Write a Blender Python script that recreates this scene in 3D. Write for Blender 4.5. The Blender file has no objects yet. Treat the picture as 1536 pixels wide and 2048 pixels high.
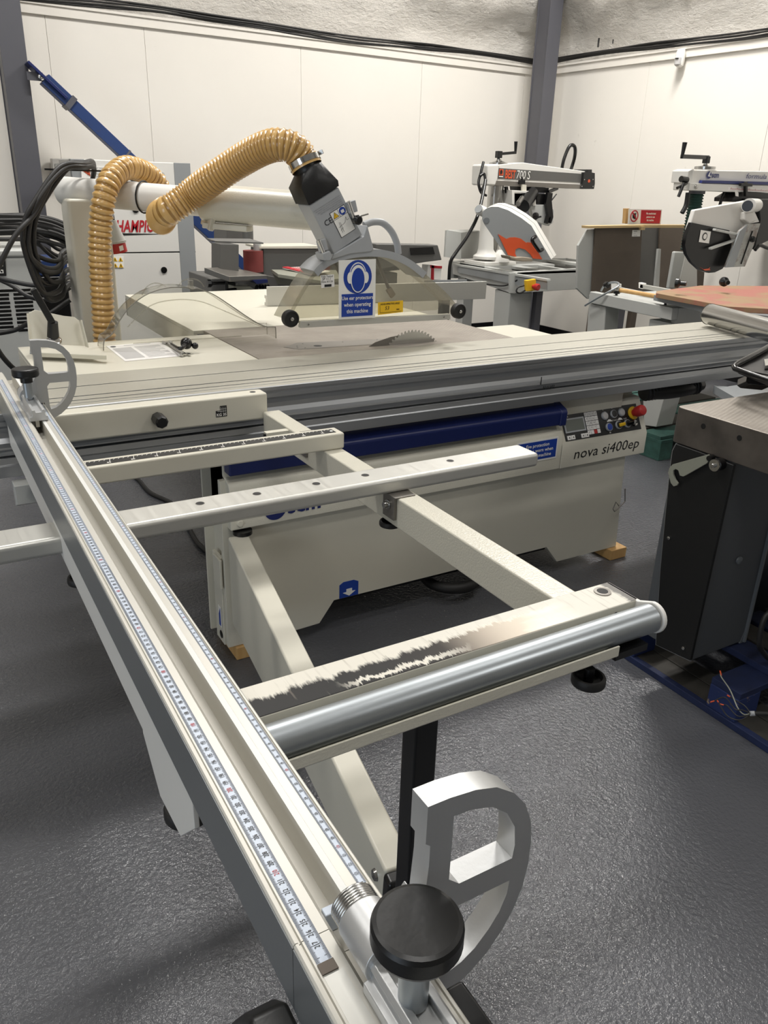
import bpy, bmesh, math, random
from mathutils import Vector as V, Matrix, Quaternion
random.seed(7)
PI = math.pi
C = bpy.context.scene.collection
SC = bpy.context.scene

# ------------------------------------------------------------------ camera, light, exposure
cd = bpy.data.cameras.new('camera'); cam = bpy.data.objects.new('camera', cd); C.objects.link(cam)
RIGHT, UP, FWD = V((.86416, -.50241, .02858)), V((.17035, .34552, .92282)), V((.47351, .79259, -.38417))
RIGHT = RIGHT.normalized(); FWD = FWD.normalized(); UP = RIGHT.cross(FWD).normalized()
cam.matrix_world = Matrix(((RIGHT.x, UP.x, -FWD.x, 0), (RIGHT.y, UP.y, -FWD.y, 0), (RIGHT.z, UP.z, -FWD.z, 1.45), (0, 0, 0, 1)))
cd.sensor_fit = 'VERTICAL'; cd.sensor_height = 36.0; cd.lens = 36.0 * 1589.0 / 2048.0
cd.clip_start = .02; cd.clip_end = 60
SC.camera = cam
w = bpy.data.worlds.new('world'); SC.world = w; w.use_nodes = True
w.node_tree.nodes['Background'].inputs[0].default_value = (.95, .97, 1, 1)
w.node_tree.nodes['Background'].inputs[1].default_value = .05
SC.view_settings.view_transform = 'Standard'; SC.view_settings.look = 'None'
SC.view_settings.gamma = 1; SC.view_settings.use_curve_mapping = False
SC.view_settings.exposure = 0.0
LAMPS = [((4.3, 4.4, 4.5), 165), ((1.0, 3.8, 4.5), 105), ((3.0, 1.1, 4.5), 25), ((.0, -.2, 4.5), 40), ((-1.8, 2.4, 4.5), 50), ((4.2, -2.7, 4.5), 62)]
for (lx, ly, lz), pw in LAMPS:
    ld = bpy.data.lights.new('ceiling_lamp_light', 'AREA'); ld.shape = 'RECTANGLE'; ld.size = 1.4; ld.size_y = .35
    ld.energy = pw; ld.color = (1, .978, .945)
    lo = bpy.data.objects.new('ceiling_lamp_light', ld); C.objects.link(lo); lo.location = (lx, ly, lz)

ld = bpy.data.lights.new('daylight_through_door', 'AREA'); ld.shape = 'RECTANGLE'; ld.size = 2.6; ld.size_y = 2.6; ld.energy = 75; ld.color = (.74, .86, 1)
lo = bpy.data.objects.new('daylight_through_door', ld); C.objects.link(lo); lo.location = (-4.8, -1.2, 1.5); lo.rotation_euler = (math.radians(90), 0, math.radians(-90))

# ------------------------------------------------------------------ materials
def lin(h):
    h = h.lstrip('#'); o = []
    for i in (0, 2, 4):
        c = int(h[i:i+2], 16) / 255
        o.append(c / 12.92 if c <= .04045 else ((c + .055) / 1.055) ** 2.4)
    return (*o, 1)
class NT:
    def __init__(s, name):
        s.m = bpy.data.materials.new(name); s.m.use_nodes = True; s.t = s.m.node_tree; s.b = s.t.nodes['Principled BSDF']; s.co = None
    def n(s, typ, **kw):
        x = s.t.nodes.new(typ)
        for k, v in kw.items():
            if hasattr(x, k): setattr(x, k, v)
            else: x.inputs[k].default_value = v
        return x
    def l(s, a, b): s.t.links.new(a, b)
    def coord(s, scale=(1, 1, 1), rot=(0, 0, 0)):
        tc = s.n('ShaderNodeTexCoord'); mp = s.n('ShaderNodeMapping'); mp.inputs['Scale'].default_value = scale; mp.inputs['Rotation'].default_value = rot
        s.l(tc.outputs['Object'], mp.inputs['Vector']); return mp.outputs[0]
    def noise(s, scale, detail=3, rough=.55, vec=None):
        x = s.n('ShaderNodeTexNoise'); x.inputs['Scale'].default_value = scale; x.inputs['Detail'].default_value = detail; x.inputs['Roughness'].default_value = rough
        s.l(vec if vec else s.coord(), x.inputs['Vector']); return x.outputs['Fac']
    def ramp(s, fac, stops):
        r = s.n('ShaderNodeValToRGB'); e = r.color_ramp.elements
        while len(e) < len(stops): e.new(.5)
        for el, (p, c) in zip(e, stops): el.position = p; el.color = c if len(c) == 4 else (*c, 1)
        s.l(fac, r.inputs[0]); return r.outputs[0]
    def mix(s, fac, a, b, mode='MIX'):
        x = s.n('ShaderNodeMix'); x.data_type = 'RGBA'; x.blend_type = mode
        for k, v in ((0, fac), (6, a), (7, b)):
            if isinstance(v, (int, float, tuple)): x.inputs[k].default_value = v
            else: s.l(v, x.inputs[k])
        return x.outputs[2]
    def math(s, op, a, b=0.0):
        x = s.n('ShaderNodeMath'); x.operation = op
        for k, v in ((0, a), (1, b)):
            if isinstance(v, (int, float)): x.inputs[k].default_value = v
            else: s.l(v, x.inputs[k])
        return x.outputs[0]
    def bump(s, h, strength, dist, prev=None):
        b = s.n('ShaderNodeBump'); b.inputs['Strength'].default_value = strength; b.inputs['Distance'].default_value = dist
        s.l(h, b.inputs['Height'])
        if prev: s.l(prev, b.inputs['Normal'])
        s.l(b.outputs[0], s.b.inputs['Normal']); return b.outputs[0]
    def col(s, c):
        if isinstance(c, tuple): s.b.inputs['Base Color'].default_value = c
        else: s.l(c, s.b.inputs['Base Color'])
def mat(name, hx, rough=.45, metal=0., bump=None, var=0., vscale=6., coat=0., brush=None):
    t = NT(name); c = lin(hx); t.b.inputs['Roughness'].default_value = rough; t.b.inputs['Metallic'].default_value = metal
    t.b.inputs['Coat Weight'].default_value = coat; t.b.inputs['Coat Roughness'].default_value = .2
    if var:
        f = t.noise(vscale, 4); t.col(t.mix(f, tuple(v * (1 - var) for v in c[:3]) + (1,), tuple(min(1, v * (1 + var)) for v in c[:3]) + (1,)))
    else: t.col(c)
    if bump: t.bump(t.noise(bump[0], 3), bump[1], bump[2])
    if brush:  # brushed metal: stretched noise
        f = t.noise(1, 4, .6, t.coord(brush)); t.l(t.math('ADD', t.math('MULTIPLY', f, .25), rough - .12), t.b.inputs['Roughness'])
        t.bump(f, .05, .001)
    return t.m
M = {}
M['cream'] = mat('cream_paint', 'd3cfc0', .38, var=.03)
M['cream_tex'] = mat('cream_textured_paint', 'd3cfc0', .28, bump=(260, .35, .002))
M['white'] = mat('white_paint', 'dcdad4', .4, var=.02)
M['lgrey'] = mat('light_grey_paint', 'b9bab6', .42, var=.03)
M['mgrey'] = mat('mid_grey_paint', '8f9293', .42)
M['sgrey'] = mat('sander_grey_paint', '5c5b58', .5, var=.06)
M['dgrey'] = mat('dark_grey_paint', '54545a', .45, var=.05, vscale=3)
M['machgrey'] = mat('machine_grey_paint', '6c7073', .42)
M['planergrey'] = mat('planer_grey_paint', '4f5255', .5)
M['silverp'] = mat('silver_plastic', 'a6a8aa', .42)
M['black'] = mat('black_plastic', '0f0f0f', .4, bump=(90, .12, .002))
M['blacks'] = mat('black_satin', '0c0c0d', .28)
M['rubber'] = mat('black_rubber', '1d1c1b', .55)
M['cable'] = mat('black_cable', '242322', .5)
M['blue'] = mat('navy_blue_paint', '1a2558', .35, var=.06)
M['bluep'] = mat('blue_print', '1c3f9a', .4)
M['navyp'] = mat('navy_print', '1f2a66', .4)
M['red'] = mat('red_plastic', 'b32a28', .35)
M['redp'] = mat('red_print', 'b3202c', .4)
M['orange'] = mat('orange_print', 'cf5530', .4)
M['yellow'] = mat('yellow_print', 'f0c02a', .4)
M['whitep'] = mat('white_print', 'eeece6', .45)
M['blackp'] = mat('black_print', '1a1a1a', .45)
M['greyp'] = mat('grey_print', '8d8d90', .5)
M['alu'] = mat('brushed_aluminium', 'b4b6b8', .38, .85, brush=(.4, 160, 160))
M['aluy'] = mat('anodised_aluminium', 'c9c8c2', .42, .6, brush=(90, 2, 90))
M['alucast'] = mat('satin_aluminium', 'c4c5c5', .44, .8, bump=(300, .08, .001))
M['alutop'] = mat('brushed_table_aluminium', 'b2afa3', .44, .4, brush=(.4, 160, 60))
M['steel'] = mat('bright_steel', 'b9b8b5', .22, 1.)
M['chrome'] = mat('chrome', 'd5d5d5', .12, 1.)
M['galv'] = mat('zinc_steel', 'aab0b4', .38, .9, var=.12, vscale=14, brush=(2, 80, 80))
M['oldsteel'] = mat('stained_steel', '84807a', .45, .7, var=.25, vscale=5)
M['green'] = mat('dark_green_rubber', '1f4038', .5)
M['greenpaint'] = mat('green_painted_wood', '33574f', .8, var=.55, vscale=22)
M['bluewood'] = mat('blue_painted_wood', '152144', .75, var=.65, vscale=18)
M['bluechip'] = None
M['oldwood'] = mat('weathered_wood', '3b3833', .8, var=.4, vscale=20)
M['redbelt'] = mat('red_abrasive_cloth', '7b3733', .8, var=.15, vscale=200)
M['sandgreen'] = mat('grey_green_paint', '8b8c7f', .45)
M['brown'] = mat('brown_stained_board', '5d5247', .5, var=.22, vscale=5)
M['fencealu'] = mat('cream_anodised_fence', 'cdcac1', .42, .25)
M['paper'] = mat('paper', 'e6e3df', .7)
M['paperg'] = mat('paper_grey_print', 'b9b7b5', .7)
M['facegrey'] = mat('grey_anodised_face', '8a8d8e', .38, .6)
M['tape'] = mat('ruler_tape', 'ccd6e4', .4)
M['tapee'] = mat('ruler_tape_edge', '9ba3b0', .4)
M['wornwhite'] = mat('worn_white_strip', 'e6e6e2', .4)
M['lcd'] = mat('lcd_glass', '6f736c', .2)
M['grease'] = mat('brown_rag', '9a8f7e', .9)

M['blackmatt'] = mat('matt_black_sheet', '070707', .6)
def m_iron():
    t = NT('ground_cast_iron'); t.b.inputs['Metallic'].default_value = .55
    f = t.noise(1, 5, .6, t.coord((3, 160, 3))); g = t.noise(9, 3)
    t.col(t.mix(g, lin('827a72'), lin('a29b91'))); t.l(t.math('ADD', t.math('MULTIPLY', f, .25), .36), t.b.inputs['Roughness'])
    wv = t.n('ShaderNodeTexWave'); wv.wave_type = 'RINGS'; wv.rings_direction = 'Z'; wv.inputs['Scale'].default_value = 26; wv.inputs['Distortion'].default_value = .6
    mp = t.n('ShaderNodeMapping'); mp.inputs['Location'].default_value = (-1.1, -3.6, 0); tc = t.n('ShaderNodeTexCoord'); t.l(tc.outputs['Object'], mp.inputs[0]); t.l(mp.outputs[0], wv.inputs[0])
    t.bump(wv.outputs['Fac'], .12, .002, t.bump(f, .15, .001)); return t.m
M['iron'] = m_iron()
def m_ironedge():
    t = NT('dark_iron_edge'); t.b.inputs['Metallic'].default_value = .5; t.b.inputs['Roughness'].default_value = .5
    g = t.noise(11, 5); t.col(t.ramp(g, [(.3, lin('4f4a45')), (.7, lin('6b645d'))])); return t.m
M['ironedge'] = m_ironedge()
def m_floor():
    t = NT('grey_floor_paint'); c = t.coord()
    a = t.noise(1.1, 4, .6, c); base = t.mix(a, lin('4c4d51'), lin('5e5f63'))
    spk = t.ramp(t.noise(110, 2, .5, c), [(.70, (0, 0, 0)), (.73, (1, 1, 1))])
    msk = t.ramp(t.noise(2.2, 3, .5, c), [(.5, (0, 0, 0)), (.68, (1, 1, 1))])
    k = t.n('ShaderNodeMix'); k.data_type = 'RGBA'; k.blend_type = 'MULTIPLY'; k.inputs[0].default_value = 1; t.l(spk, k.inputs[6]); t.l(msk, k.inputs[7])
    base = t.mix(t.math('MULTIPLY', k.outputs[2], .55), base, lin('b9b4ab')); t.col(base)
    t.l(t.math('ADD', t.math('MULTIPLY', a, .1), .1), t.b.inputs['Roughness'])
    h = t.noise(85, 3, .6, c); h2 = t.noise(7, 2, .5, c)
    n1 = t.bump(h2, .08, .02); t.bump(h, 1.0, .0042, n1); return t.m
M['floor'] = m_floor()
def m_panel():
    t = NT('painted_wall_board'); t.b.inputs['Roughness'].default_value = .55; c = t.coord()
    a = t.noise(.9, 4, .6, c); base = t.mix(a, lin('e2ddd4'), lin('ece8e0'))
    d = t.ramp(t.noise(9, 3, .7, c), [(.73, (0, 0, 0)), (.76, (1, 1, 1))])
    t.col(t.mix(t.math('MULTIPLY', d, .16), base, lin('8f867b'))); t.bump(t.noise(30, 3, .5, c), .06, .004); return t.m
M['panel'] = m_panel()
M['trimw'] = mat('painted_trim', 'e6e1d8', .45, bump=(40, .1, .003))
def m_foam():
    t = NT('rough_painted_foam'); t.b.inputs['Roughness'].default_value = .6; c = t.coord()
    a = t.noise(2.5, 5, .65, c); b = t.noise(7, 5, .7, t.coord((1, 1, 2)))
    base = t.mix(a, lin('cfc9c0'), lin('e8e4dc')); d = t.ramp(b, [(.62, (0, 0, 0)), (.74, (1, 1, 1))])
    t.col(t.mix(t.math('MULTIPLY', d, .4), base, lin('7f776c')))
    t.bump(t.noise(1, 6, .7, t.coord((16, 16, 34))), .8, .035); return t.m
M['foam'] = m_foam()
def m_worn():
    # white paint worn through to black primer and bare steel, at fixed places along the bar
    t = NT('worn_paint'); t.b.inputs['Roughness'].default_value = .46; t.b.inputs['Specular IOR Level'].default_value = .3
    tc = t.n('ShaderNodeTexCoord'); sp = t.n('ShaderNodeSeparateXYZ'); t.l(tc.outputs['Object'], sp.inputs[0])
    x, y = sp.outputs[0], sp.outputs[1]
    n1 = t.noise(1, 5, .7, t.coord((9, 40, 10))); n2 = t.noise(1, 4, .7, t.coord((60, 6, 10)))
    n3 = t.noise(1, 4, .7, t.coord((160, 30, 10)))
    nn = t.math('ADD', t.math('ADD', t.math('MULTIPLY', n1, .014), t.math('MULTIPLY', n2, .03)), t.math('MULTIPLY', n3, .026))
    # distance of y from the far edge that stays white: wide white edge at left, narrowing to the right
    e = t.math('ADD', t.math('SUBTRACT', y, t.math('ADD', .728, t.math('MULTIPLY', x, .032))), t.math('SUBTRACT', nn, .035))
    white1 = t.ramp(t.math('ADD', t.math('MULTIPLY', e, 25), .5), [(.36, (0, 0, 0)), (.56, (1, 1, 1))])
    s2 = t.math('SUBTRACT', 1, t.math('MULTIPLY', t.math('ABSOLUTE', t.math('SUBTRACT', y, t.math('ADD', .713, t.math('SUBTRACT', nn, .035)))), 130))
    xr = t.ramp(x, [(.37, (0, 0, 0)), (.40, (1, 1, 1)), (.5, (1, 1, 1)), (.57, (0, 0, 0))])
    white2 = t.math('MULTIPLY', t.ramp(s2, [(.2, (0, 0, 0)), (.6, (1, 1, 1))]), xr)
    w_ = t.math('MAXIMUM', white1, white2)
    core = t.ramp(x, [(.44, lin('0f0e0d')), (.53, lin('2a2623')), (.62, lin('9a9185')), (.74, lin('c9c1b2'))])
    met = t.ramp(x, [(.44, (0, 0, 0)), (.58, (.8, .8, .8)), (.66, (.6, .6, .6)), (.76, (0, 0, 0))])
    sc = t.ramp(t.noise(1, 3, .6, t.coord((90, 9, 9))), [(.66, (0, 0, 0)), (.72, (1, 1, 1))])
    core = t.mix(t.math('MULTIPLY', sc, .35), core, lin('8c8378'))
    right = t.ramp(t.math('ADD', x, t.math('MULTIPLY', n1, .12)), [(.72, (0, 0, 0)), (.82, (1, 1, 1))])
    rim = t.ramp(t.math('ADD', x, t.math('MULTIPLY', n1, .03)), [(.862, (0, 0, 0)), (.866, (1, 1, 1))])
    sc2 = t.ramp(t.noise(1, 4, .65, t.coord((120, 7, 9), (0, 0, .25))), [(.55, (0, 0, 0)), (.68, (1, 1, 1))])
    lt = t.mix(t.math('MULTIPLY', sc2, .38), lin('e2ded2'), lin('968f84'))
    c = t.mix(t.math('MAXIMUM', w_, right), core, lt); c = t.mix(rim, c, lin('77746f')); t.col(c)
    t.l(t.math('MULTIPLY', met, t.math('SUBTRACT', 1, w_)), t.b.inputs['Metallic']); return t.m
M['worn'] = m_worn()
def m_wood(name, a, b, stretch=(2, 40, 40), rough=.6):
    t = NT(name); f = t.noise(1, 5, .6, t.coord(stretch)); t.col(t.mix(f, lin(a), lin(b))); t.b.inputs['Roughness'].default_value = rough; return t.m
M['pine'] = m_wood('pine', 'b98a4e', 'dcb67c', (40, 40, 3))
M['ply'] = m_wood('ply_edge', 'a98a60', 'cdb083', (60, 4, 60))
M['plytop'] = m_wood('pale_board', 'bfa06c', 'd6bd90', (3, 40, 40))
def m_slab():
    t = NT('red_stained_slab'); c = t.coord(); f = t.noise(1, 5, .6, t.coord((30, 3, 30)))
    g = t.ramp(t.math('ADD', t.noise(5, 4, .6, c), t.math('MULTIPLY', f, .1)), [(.47, lin('9c8060')), (.60, lin('a8665d'))])
    t.col(t.mix(t.math('MULTIPLY', f, .3), g, lin('8d7350'))); t.b.inputs['Roughness'].default_value = .65; return t.m
M['slab'] = m_slab()
def m_bluerust():
    t = NT('chipped_blue_paint'); c = t.coord(); d = t.ramp(t.noise(22, 5, .7, c), [(.6, (0, 0, 0)), (.7, (1, 1, 1))])
    t.col(t.mix(t.math('MULTIPLY', d, .6), lin('1c3566'), lin('4a4238'))); t.b.inputs['Roughness'].default_value = .45; return t.m
M['bluerust'] = m_bluerust()
def m_bluechip():
    t = NT('chipped_blue_block'); c = t.coord(); d = t.ramp(t.noise(26, 5, .7, c), [(.6, (0, 0, 0)), (.66, (1, 1, 1))])
    t.col(t.mix(d, lin('1a2a58'), lin('8f7a62'))); t.b.inputs['Roughness'].default_value = .75; return t.m
M['bluechip'] = m_bluechip()
def m_rustgrey():
    t = NT('rust_stained_guard'); c = t.coord(); d = t.ramp(t.noise(16, 4, .7, c), [(.5, (0, 0, 0)), (.62, (1, 1, 1))])
    t.col(t.mix(t.math('MULTIPLY', d, .7), lin('a7a6a0'), lin('6f5a50'))); return t.m
M['rustgrey'] = m_rustgrey()
def m_hose(name, hx):
    t = NT(name); t.b.inputs['Roughness'].default_value = .28; t.col(lin(hx)); t.b.inputs['Subsurface Weight'].default_value = .1
    t.b.inputs['Subsurface Radius'].default_value = (.02, .012, .005); t.b.inputs['Coat Weight'].default_value = .4; return t.m
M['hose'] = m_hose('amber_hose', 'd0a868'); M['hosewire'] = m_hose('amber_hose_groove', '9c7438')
def m_clear(name, tint, gloss=.12, haze=.0):
    t = NT(name); nt = t.t; out = nt.nodes['Material Output']
    tr = t.n('ShaderNodeBsdfTransparent'); tr.inputs[0].default_value = lin(tint); gl = t.n('ShaderNodeBsdfGlossy'); gl.inputs['Roughness'].default_value = gloss
    lw = t.n('ShaderNodeLayerWeight'); lw.inputs['Blend'].default_value = .5; fr = t.math('ADD', t.math('MULTIPLY', t.math('POWER', lw.outputs['Facing'], 4.0), .5), .03); mx = t.n('ShaderNodeMixShader'); t.l(fr, mx.inputs[0]); t.l(tr.outputs[0], mx.inputs[1]); t.l(gl.outputs[0], mx.inputs[2])
    o = mx.outputs[0]
    if haze:
        df = t.n('ShaderNodeBsdfDiffuse'); df.inputs[0].default_value = lin('c8c5ba'); m2 = t.n('ShaderNodeMixShader'); m2.inputs[0].default_value = haze; t.l(o, m2.inputs[1]); t.l(df.outputs[0], m2.inputs[2]); o = m2.outputs[0]
    t.l(o, out.inputs[0]); return t.m
M['clear'] = m_clear('clear_acrylic', 'f7f7f5', .05, .02)
M['clearedge'] = m_clear('clear_acrylic_edge', 'efeeea', .08, .16)
M['ribclear'] = m_clear('polished_acrylic_edge', 'b5b2ae', .06, .3)
M['hazy'] = m_clear('dusty_acrylic', 'f8f7f2', .12, .11)

# ------------------------------------------------------------------ mesh builder
class MB:
    def __init__(s): s.v = []; s.f = []; s.mi = []
    def add(s, vs, fs, mi=0):
        o = len(s.v); s.v += [tuple(v) for v in vs]; s.f += [tuple(i + o for i in f) for f in fs]; s.mi += [mi] * len(fs); return s
    def box(s, x0, x1, y0, y1, z0, z1, mi=0):
        v = [(x, y, z) for z in (z0, z1) for y in (y0, y1) for x in (x0, x1)]
        return s.add(v, [(0, 2, 3, 1), (4, 5, 7, 6), (0, 1, 5, 4), (2, 6, 7, 3), (0, 4, 6, 2), (1, 3, 7, 5)], mi)
    def prism(s, pts, vec, mi=0):
        pts = [V(p) for p in pts]; vec = V(vec); n = len(pts); nn = V((0, 0, 0))
        for i in range(n): nn += pts[i].cross(pts[(i + 1) % n])
        if nn.dot(vec) > 0: pts = pts[::-1]
        v = pts + [p + vec for p in pts]
        return s.add(v, [tuple(range(n)), tuple(range(2 * n - 1, n - 1, -1))] + [((i + 1) % n, i, i + n, (i + 1) % n + n) for i in range(n)], mi)
    def px(s, yz, x0, x1, mi=0): return s.prism([(x0, y, z) for y, z in yz], (x1 - x0, 0, 0), mi)
    def py(s, xz, y0, y1, mi=0): return s.prism([(x, y0, z) for x, z in xz], (0, y1 - y0, 0), mi)
    def pz(s, xy, z0, z1, mi=0): return s.prism([(x, y, z0) for x, y in xy], (0, 0, z1 - z0), mi)
    def ring(s, outer, inner, vec, mi=0):   # a plate with one hole, both outlines the same number of points
        n = len(outer); vec = V(vec); o = [V(p) for p in outer]; i_ = [V(p) for p in inner]
        v = o + i_ + [p + vec for p in o] + [p + vec for p in i_]; f = []
        for k in range(n):
            j = (k + 1) % n
            f += [(k, j, n + j, n + k), (2 * n + j, 2 * n + k, 3 * n + k, 3 * n + j), (j, k, 2 * n + k, 2 * n + j), (n + k, n + j, 3 * n + j, 3 * n + k)]
        return s.add(v, f, mi)
    def cyl(s, a, b, r0, r1=None, n=20, mi=0, caps=True):
        return s.tube([a, b], lambda t: r0 + ((r0 if r1 is None else r1) - r0) * t, n, mi, caps, smoothpath=False)
    def tube(s, path, r, n=10, mi=0, caps=True, smoothpath=True, step=None, mifn=None, closed=False):
        n = max(n, 10)
        P = [V(p) for p in path]
        if smoothpath and len(P) > 2: P = spline(P, step, closed)
        rf = r if callable(r) else (lambda t: r)
        N = len(P); T = []
        for i in range(N):
            if closed: d = P[(i + 1) % N] - P[i - 1]
            else: d = P[min(i + 1, N - 1)] - P[max(i - 1, 0)]
            T.append(d.normalized() if d.length > 1e-9 else V((0, 0, 1)))
        u = T[0].orthogonal().normalized(); vs = []
        for i in range(N):
            if i: u = (T[i - 1].rotation_difference(T[i]) @ u); u = (u - T[i] * u.dot(T[i])).normalized()
            wv = T[i].cross(u); rr = rf(i / max(1, N - 1))
            for k in range(n):
                a = 2 * PI * k / n; vs.append(P[i] + (u * math.cos(a) + wv * math.sin(a)) * rr)
        o = len(s.v); s.v += [tuple(v) for v in vs]
        for i in range(N if closed else N - 1):
            j = (i + 1) % N; m = mifn(i) if mifn else mi
            for k in range(n):
                k2 = (k + 1) % n; s.f.append((o + i * n + k, o + i * n + k2, o + j * n + k2, o + j * n + k)); s.mi.append(m)
        if caps and not closed:
            s.f.append(tuple(o + k for k in range(n))[::-1]); s.f.append(tuple(o + (N - 1) * n + k for k in range(n))); s.mi += [mi, mi]
        return s
    def lathe(s, c, axis, prof, n=28, mi=0):   # prof: (radius, height) along the axis
        c = V(c); ax = V(axis).normalized(); u = ax.orthogonal().normalized(); wv = ax.cross(u); o = len(s.v)
        for r, h in prof:
            for k in range(n):
                a = 2 * PI * k / n; s.v.append(tuple(c + ax * h + (u * math.cos(a) + wv * math.sin(a)) * max(r, 1e-5)))
        for i in range(len(prof) - 1):
            for k in range(n):
                k2 = (k + 1) % n; s.f.append((o + i * n + k, o + i * n + k2, o + (i + 1) * n + k2, o + (i + 1) * n + k)); s.mi.append(mi)
        s.f.append(tuple(o + k for k in range(n))[::-1]); s.f.append(tuple(o + (len(prof) - 1) * n + k for k in range(n))); s.mi += [mi, mi]
        return s
    def bar(s, a, b, wdt, hgt, up=(0, 0, 1), mi=0):
        a, b = V(a), V(b); d = (b - a).normalized(); r = d.cross(V(up)).normalized() * wdt / 2; u = r.cross(d).normalized() * hgt / 2
        v = [a - r - u, a + r - u, a + r + u, a - r + u, b - r - u, b + r - u, b + r + u, b - r + u]
        return s.add(v, [(0, 1, 2, 3)[::-1], (4, 5, 6, 7)[::-1][::-1], (0, 4, 5, 1)[::-1], (1, 5, 6, 2)[::-1], (2, 6, 7, 3)[::-1], (3, 7, 4, 0)[::-1]], mi)
def spline(P, step=None, closed=False):
    out = []; n = len(P); segs = n if closed else n - 1
    for i in range(segs):
        if closed: p0, p1, p2, p3 = P[i - 1], P[i], P[(i + 1) % n], P[(i + 2) % n]
        else: p0, p1, p2, p3 = P[max(i - 1, 0)], P[i], P[i + 1], P[min(i + 2, n - 1)]
        m = max(2, int((p2 - p1).length / step)) if step else 8
        for k in range(m):
            t = k / m; t2 = t * t; t3 = t2 * t
            out.append(.5 * ((2 * p1) + (p2 - p0) * t + (2 * p0 - 5 * p1 + 4 * p2 - p3) * t2 + (3 * p1 - p0 - 3 * p2 + p3) * t3))
    if not closed: out.append(P[-1])
    if step:   # even spacing
        L = [0]
        for a, b in zip(out, out[1:]): L.append(L[-1] + (b - a).length)
        n = max(2, int(L[-1] / step)); res = []; j = 0
        for k in range(n + 1):
            d = L[-1] * k / n
            while j < len(L) - 2 and L[j + 1] < d: j += 1
            f = (d - L[j]) / max(1e-9, L[j + 1] - L[j]); res.append(out[j].lerp(out[j + 1], min(1, max(0, f))))
        return res
    return out
def circ(c, r, n=24, ax='y', a0=0, a1=2 * PI):
    c = V(c); o = []
    for k in range(n):
        a = a0 + (a1 - a0) * k / (n if abs(a1 - a0 - 2 * PI) < 1e-6 else n - 1); p, q = r * math.cos(a), r * math.sin(a)
        o.append(c + (V((p, 0, q)) if ax == 'y' else V((0, p, q)) if ax == 'x' else V((p, q, 0))))
    return o

def thing(name, label, cat, loc=(0, 0, 0), group=None):
    o = bpy.data.objects.new(name, None); C.objects.link(o); o.location = loc; o['label'] = label; o['category'] = cat; o.empty_display_size = .05
    if group: o['group'] = group
    return o
def link(name, mb, mats, parent=None, bevel=0, sharp=.7, label=None, seg=2):
    me = bpy.data.meshes.new(name); me.from_pydata(mb.v, [], mb.f)
    for m in (mats if isinstance(mats, (list, tuple)) else [mats]): me.materials.append(M[m] if isinstance(m, str) else m)
    me.polygons.foreach_set('material_index', mb.mi); me.update()
    bm = bmesh.new(); bm.from_mesh(me); bmesh.ops.recalc_face_normals(bm, faces=bm.faces); bm.to_mesh(me); bm.free()
    me.shade_smooth(); me.set_sharp_from_angle(angle=sharp)
    o = bpy.data.objects.new(name, me); C.objects.link(o)
    if parent:
        o.parent = parent
        if parent.parent is None and parent.type == 'EMPTY': o.location = -V(parent.location)
    if bevel:
        b = o.modifiers.new('bevel', 'BEVEL'); b.width = bevel; b.segments = seg; b.limit_method = 'ANGLE'; b.angle_limit = .6; b.harden_normals = True
    if label: o['label'] = label
    return o
def solo(name, mb, mats, label, cat, group=None, **kw):   # a thing that is one mesh
    o = link(name, mb, mats, None, **kw); o['label'] = label; o['category'] = cat
    if group: o['group'] = group
    return o
def struct(o): o['kind'] = 'structure'; return o
def copy_tree(o, loc=None, parent=None):
    c = o.copy(); C.objects.link(c)
    if parent: c.parent = parent
    if loc is not None: c.location = loc
    for ch in list(o.children): copy_tree(ch, None, c)
    return c
_gc = {}
def glyphs(s, bold=0., shear=0.):
    k = (s, bold, shear)
    if k not in _gc:
        cu = bpy.data.curves.new('t', 'FONT'); cu.body = s; cu.size = 1; cu.offset = bold; cu.shear = shear; cu.resolution_u = 2
        o = bpy.data.objects.new('t', cu); C.objects.link(o); dg = bpy.context.evaluated_depsgraph_get()
        me = bpy.data.meshes.new_from_object(o.evaluated_get(dg)); vs = [v.co.copy() for v in me.vertices]; fs = [tuple(p.vertices) for p in me.polygons]
        xs = [v.x for v in vs] or [0]; _gc[k] = (vs, fs, min(xs), max(xs))
        bpy.data.objects.remove(o); bpy.data.curves.remove(cu); bpy.data.meshes.remove(me)
    return _gc[k]
def put_text(mb, s, o, r, u, size=None, width=None, bold=0., shear=0., align='L', mi=0, xs=1.0):
    vs, fs, x0, x1 = glyphs(s, bold, shear); r, u, o = V(r).normalized(), V(u).normalized(), V(o)
    if size is None: size = width / (x1 - x0) / xs
    sx = size * xs if width is None else width / (x1 - x0)
    dx = {'L': x0, 'C': (x0 + x1) / 2, 'R': x1}[align]
    mb.add([o + r * (v.x - dx) * sx + u * v.y * size for v in vs], fs, mi); return mb
def text(name, s, o, r, u, m, parent, **kw):
    mb = MB(); put_text(mb, s, o, r, u, **kw); return link(name, mb, m, parent)
def quad(a, b, c, d, th=.001, n=None):
    a, b, c, d = V(a), V(b), V(c), V(d); nn = V(n) if n else (b - a).cross(d - a).normalized(); return MB().prism([a, b, c, d], nn * th)

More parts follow.
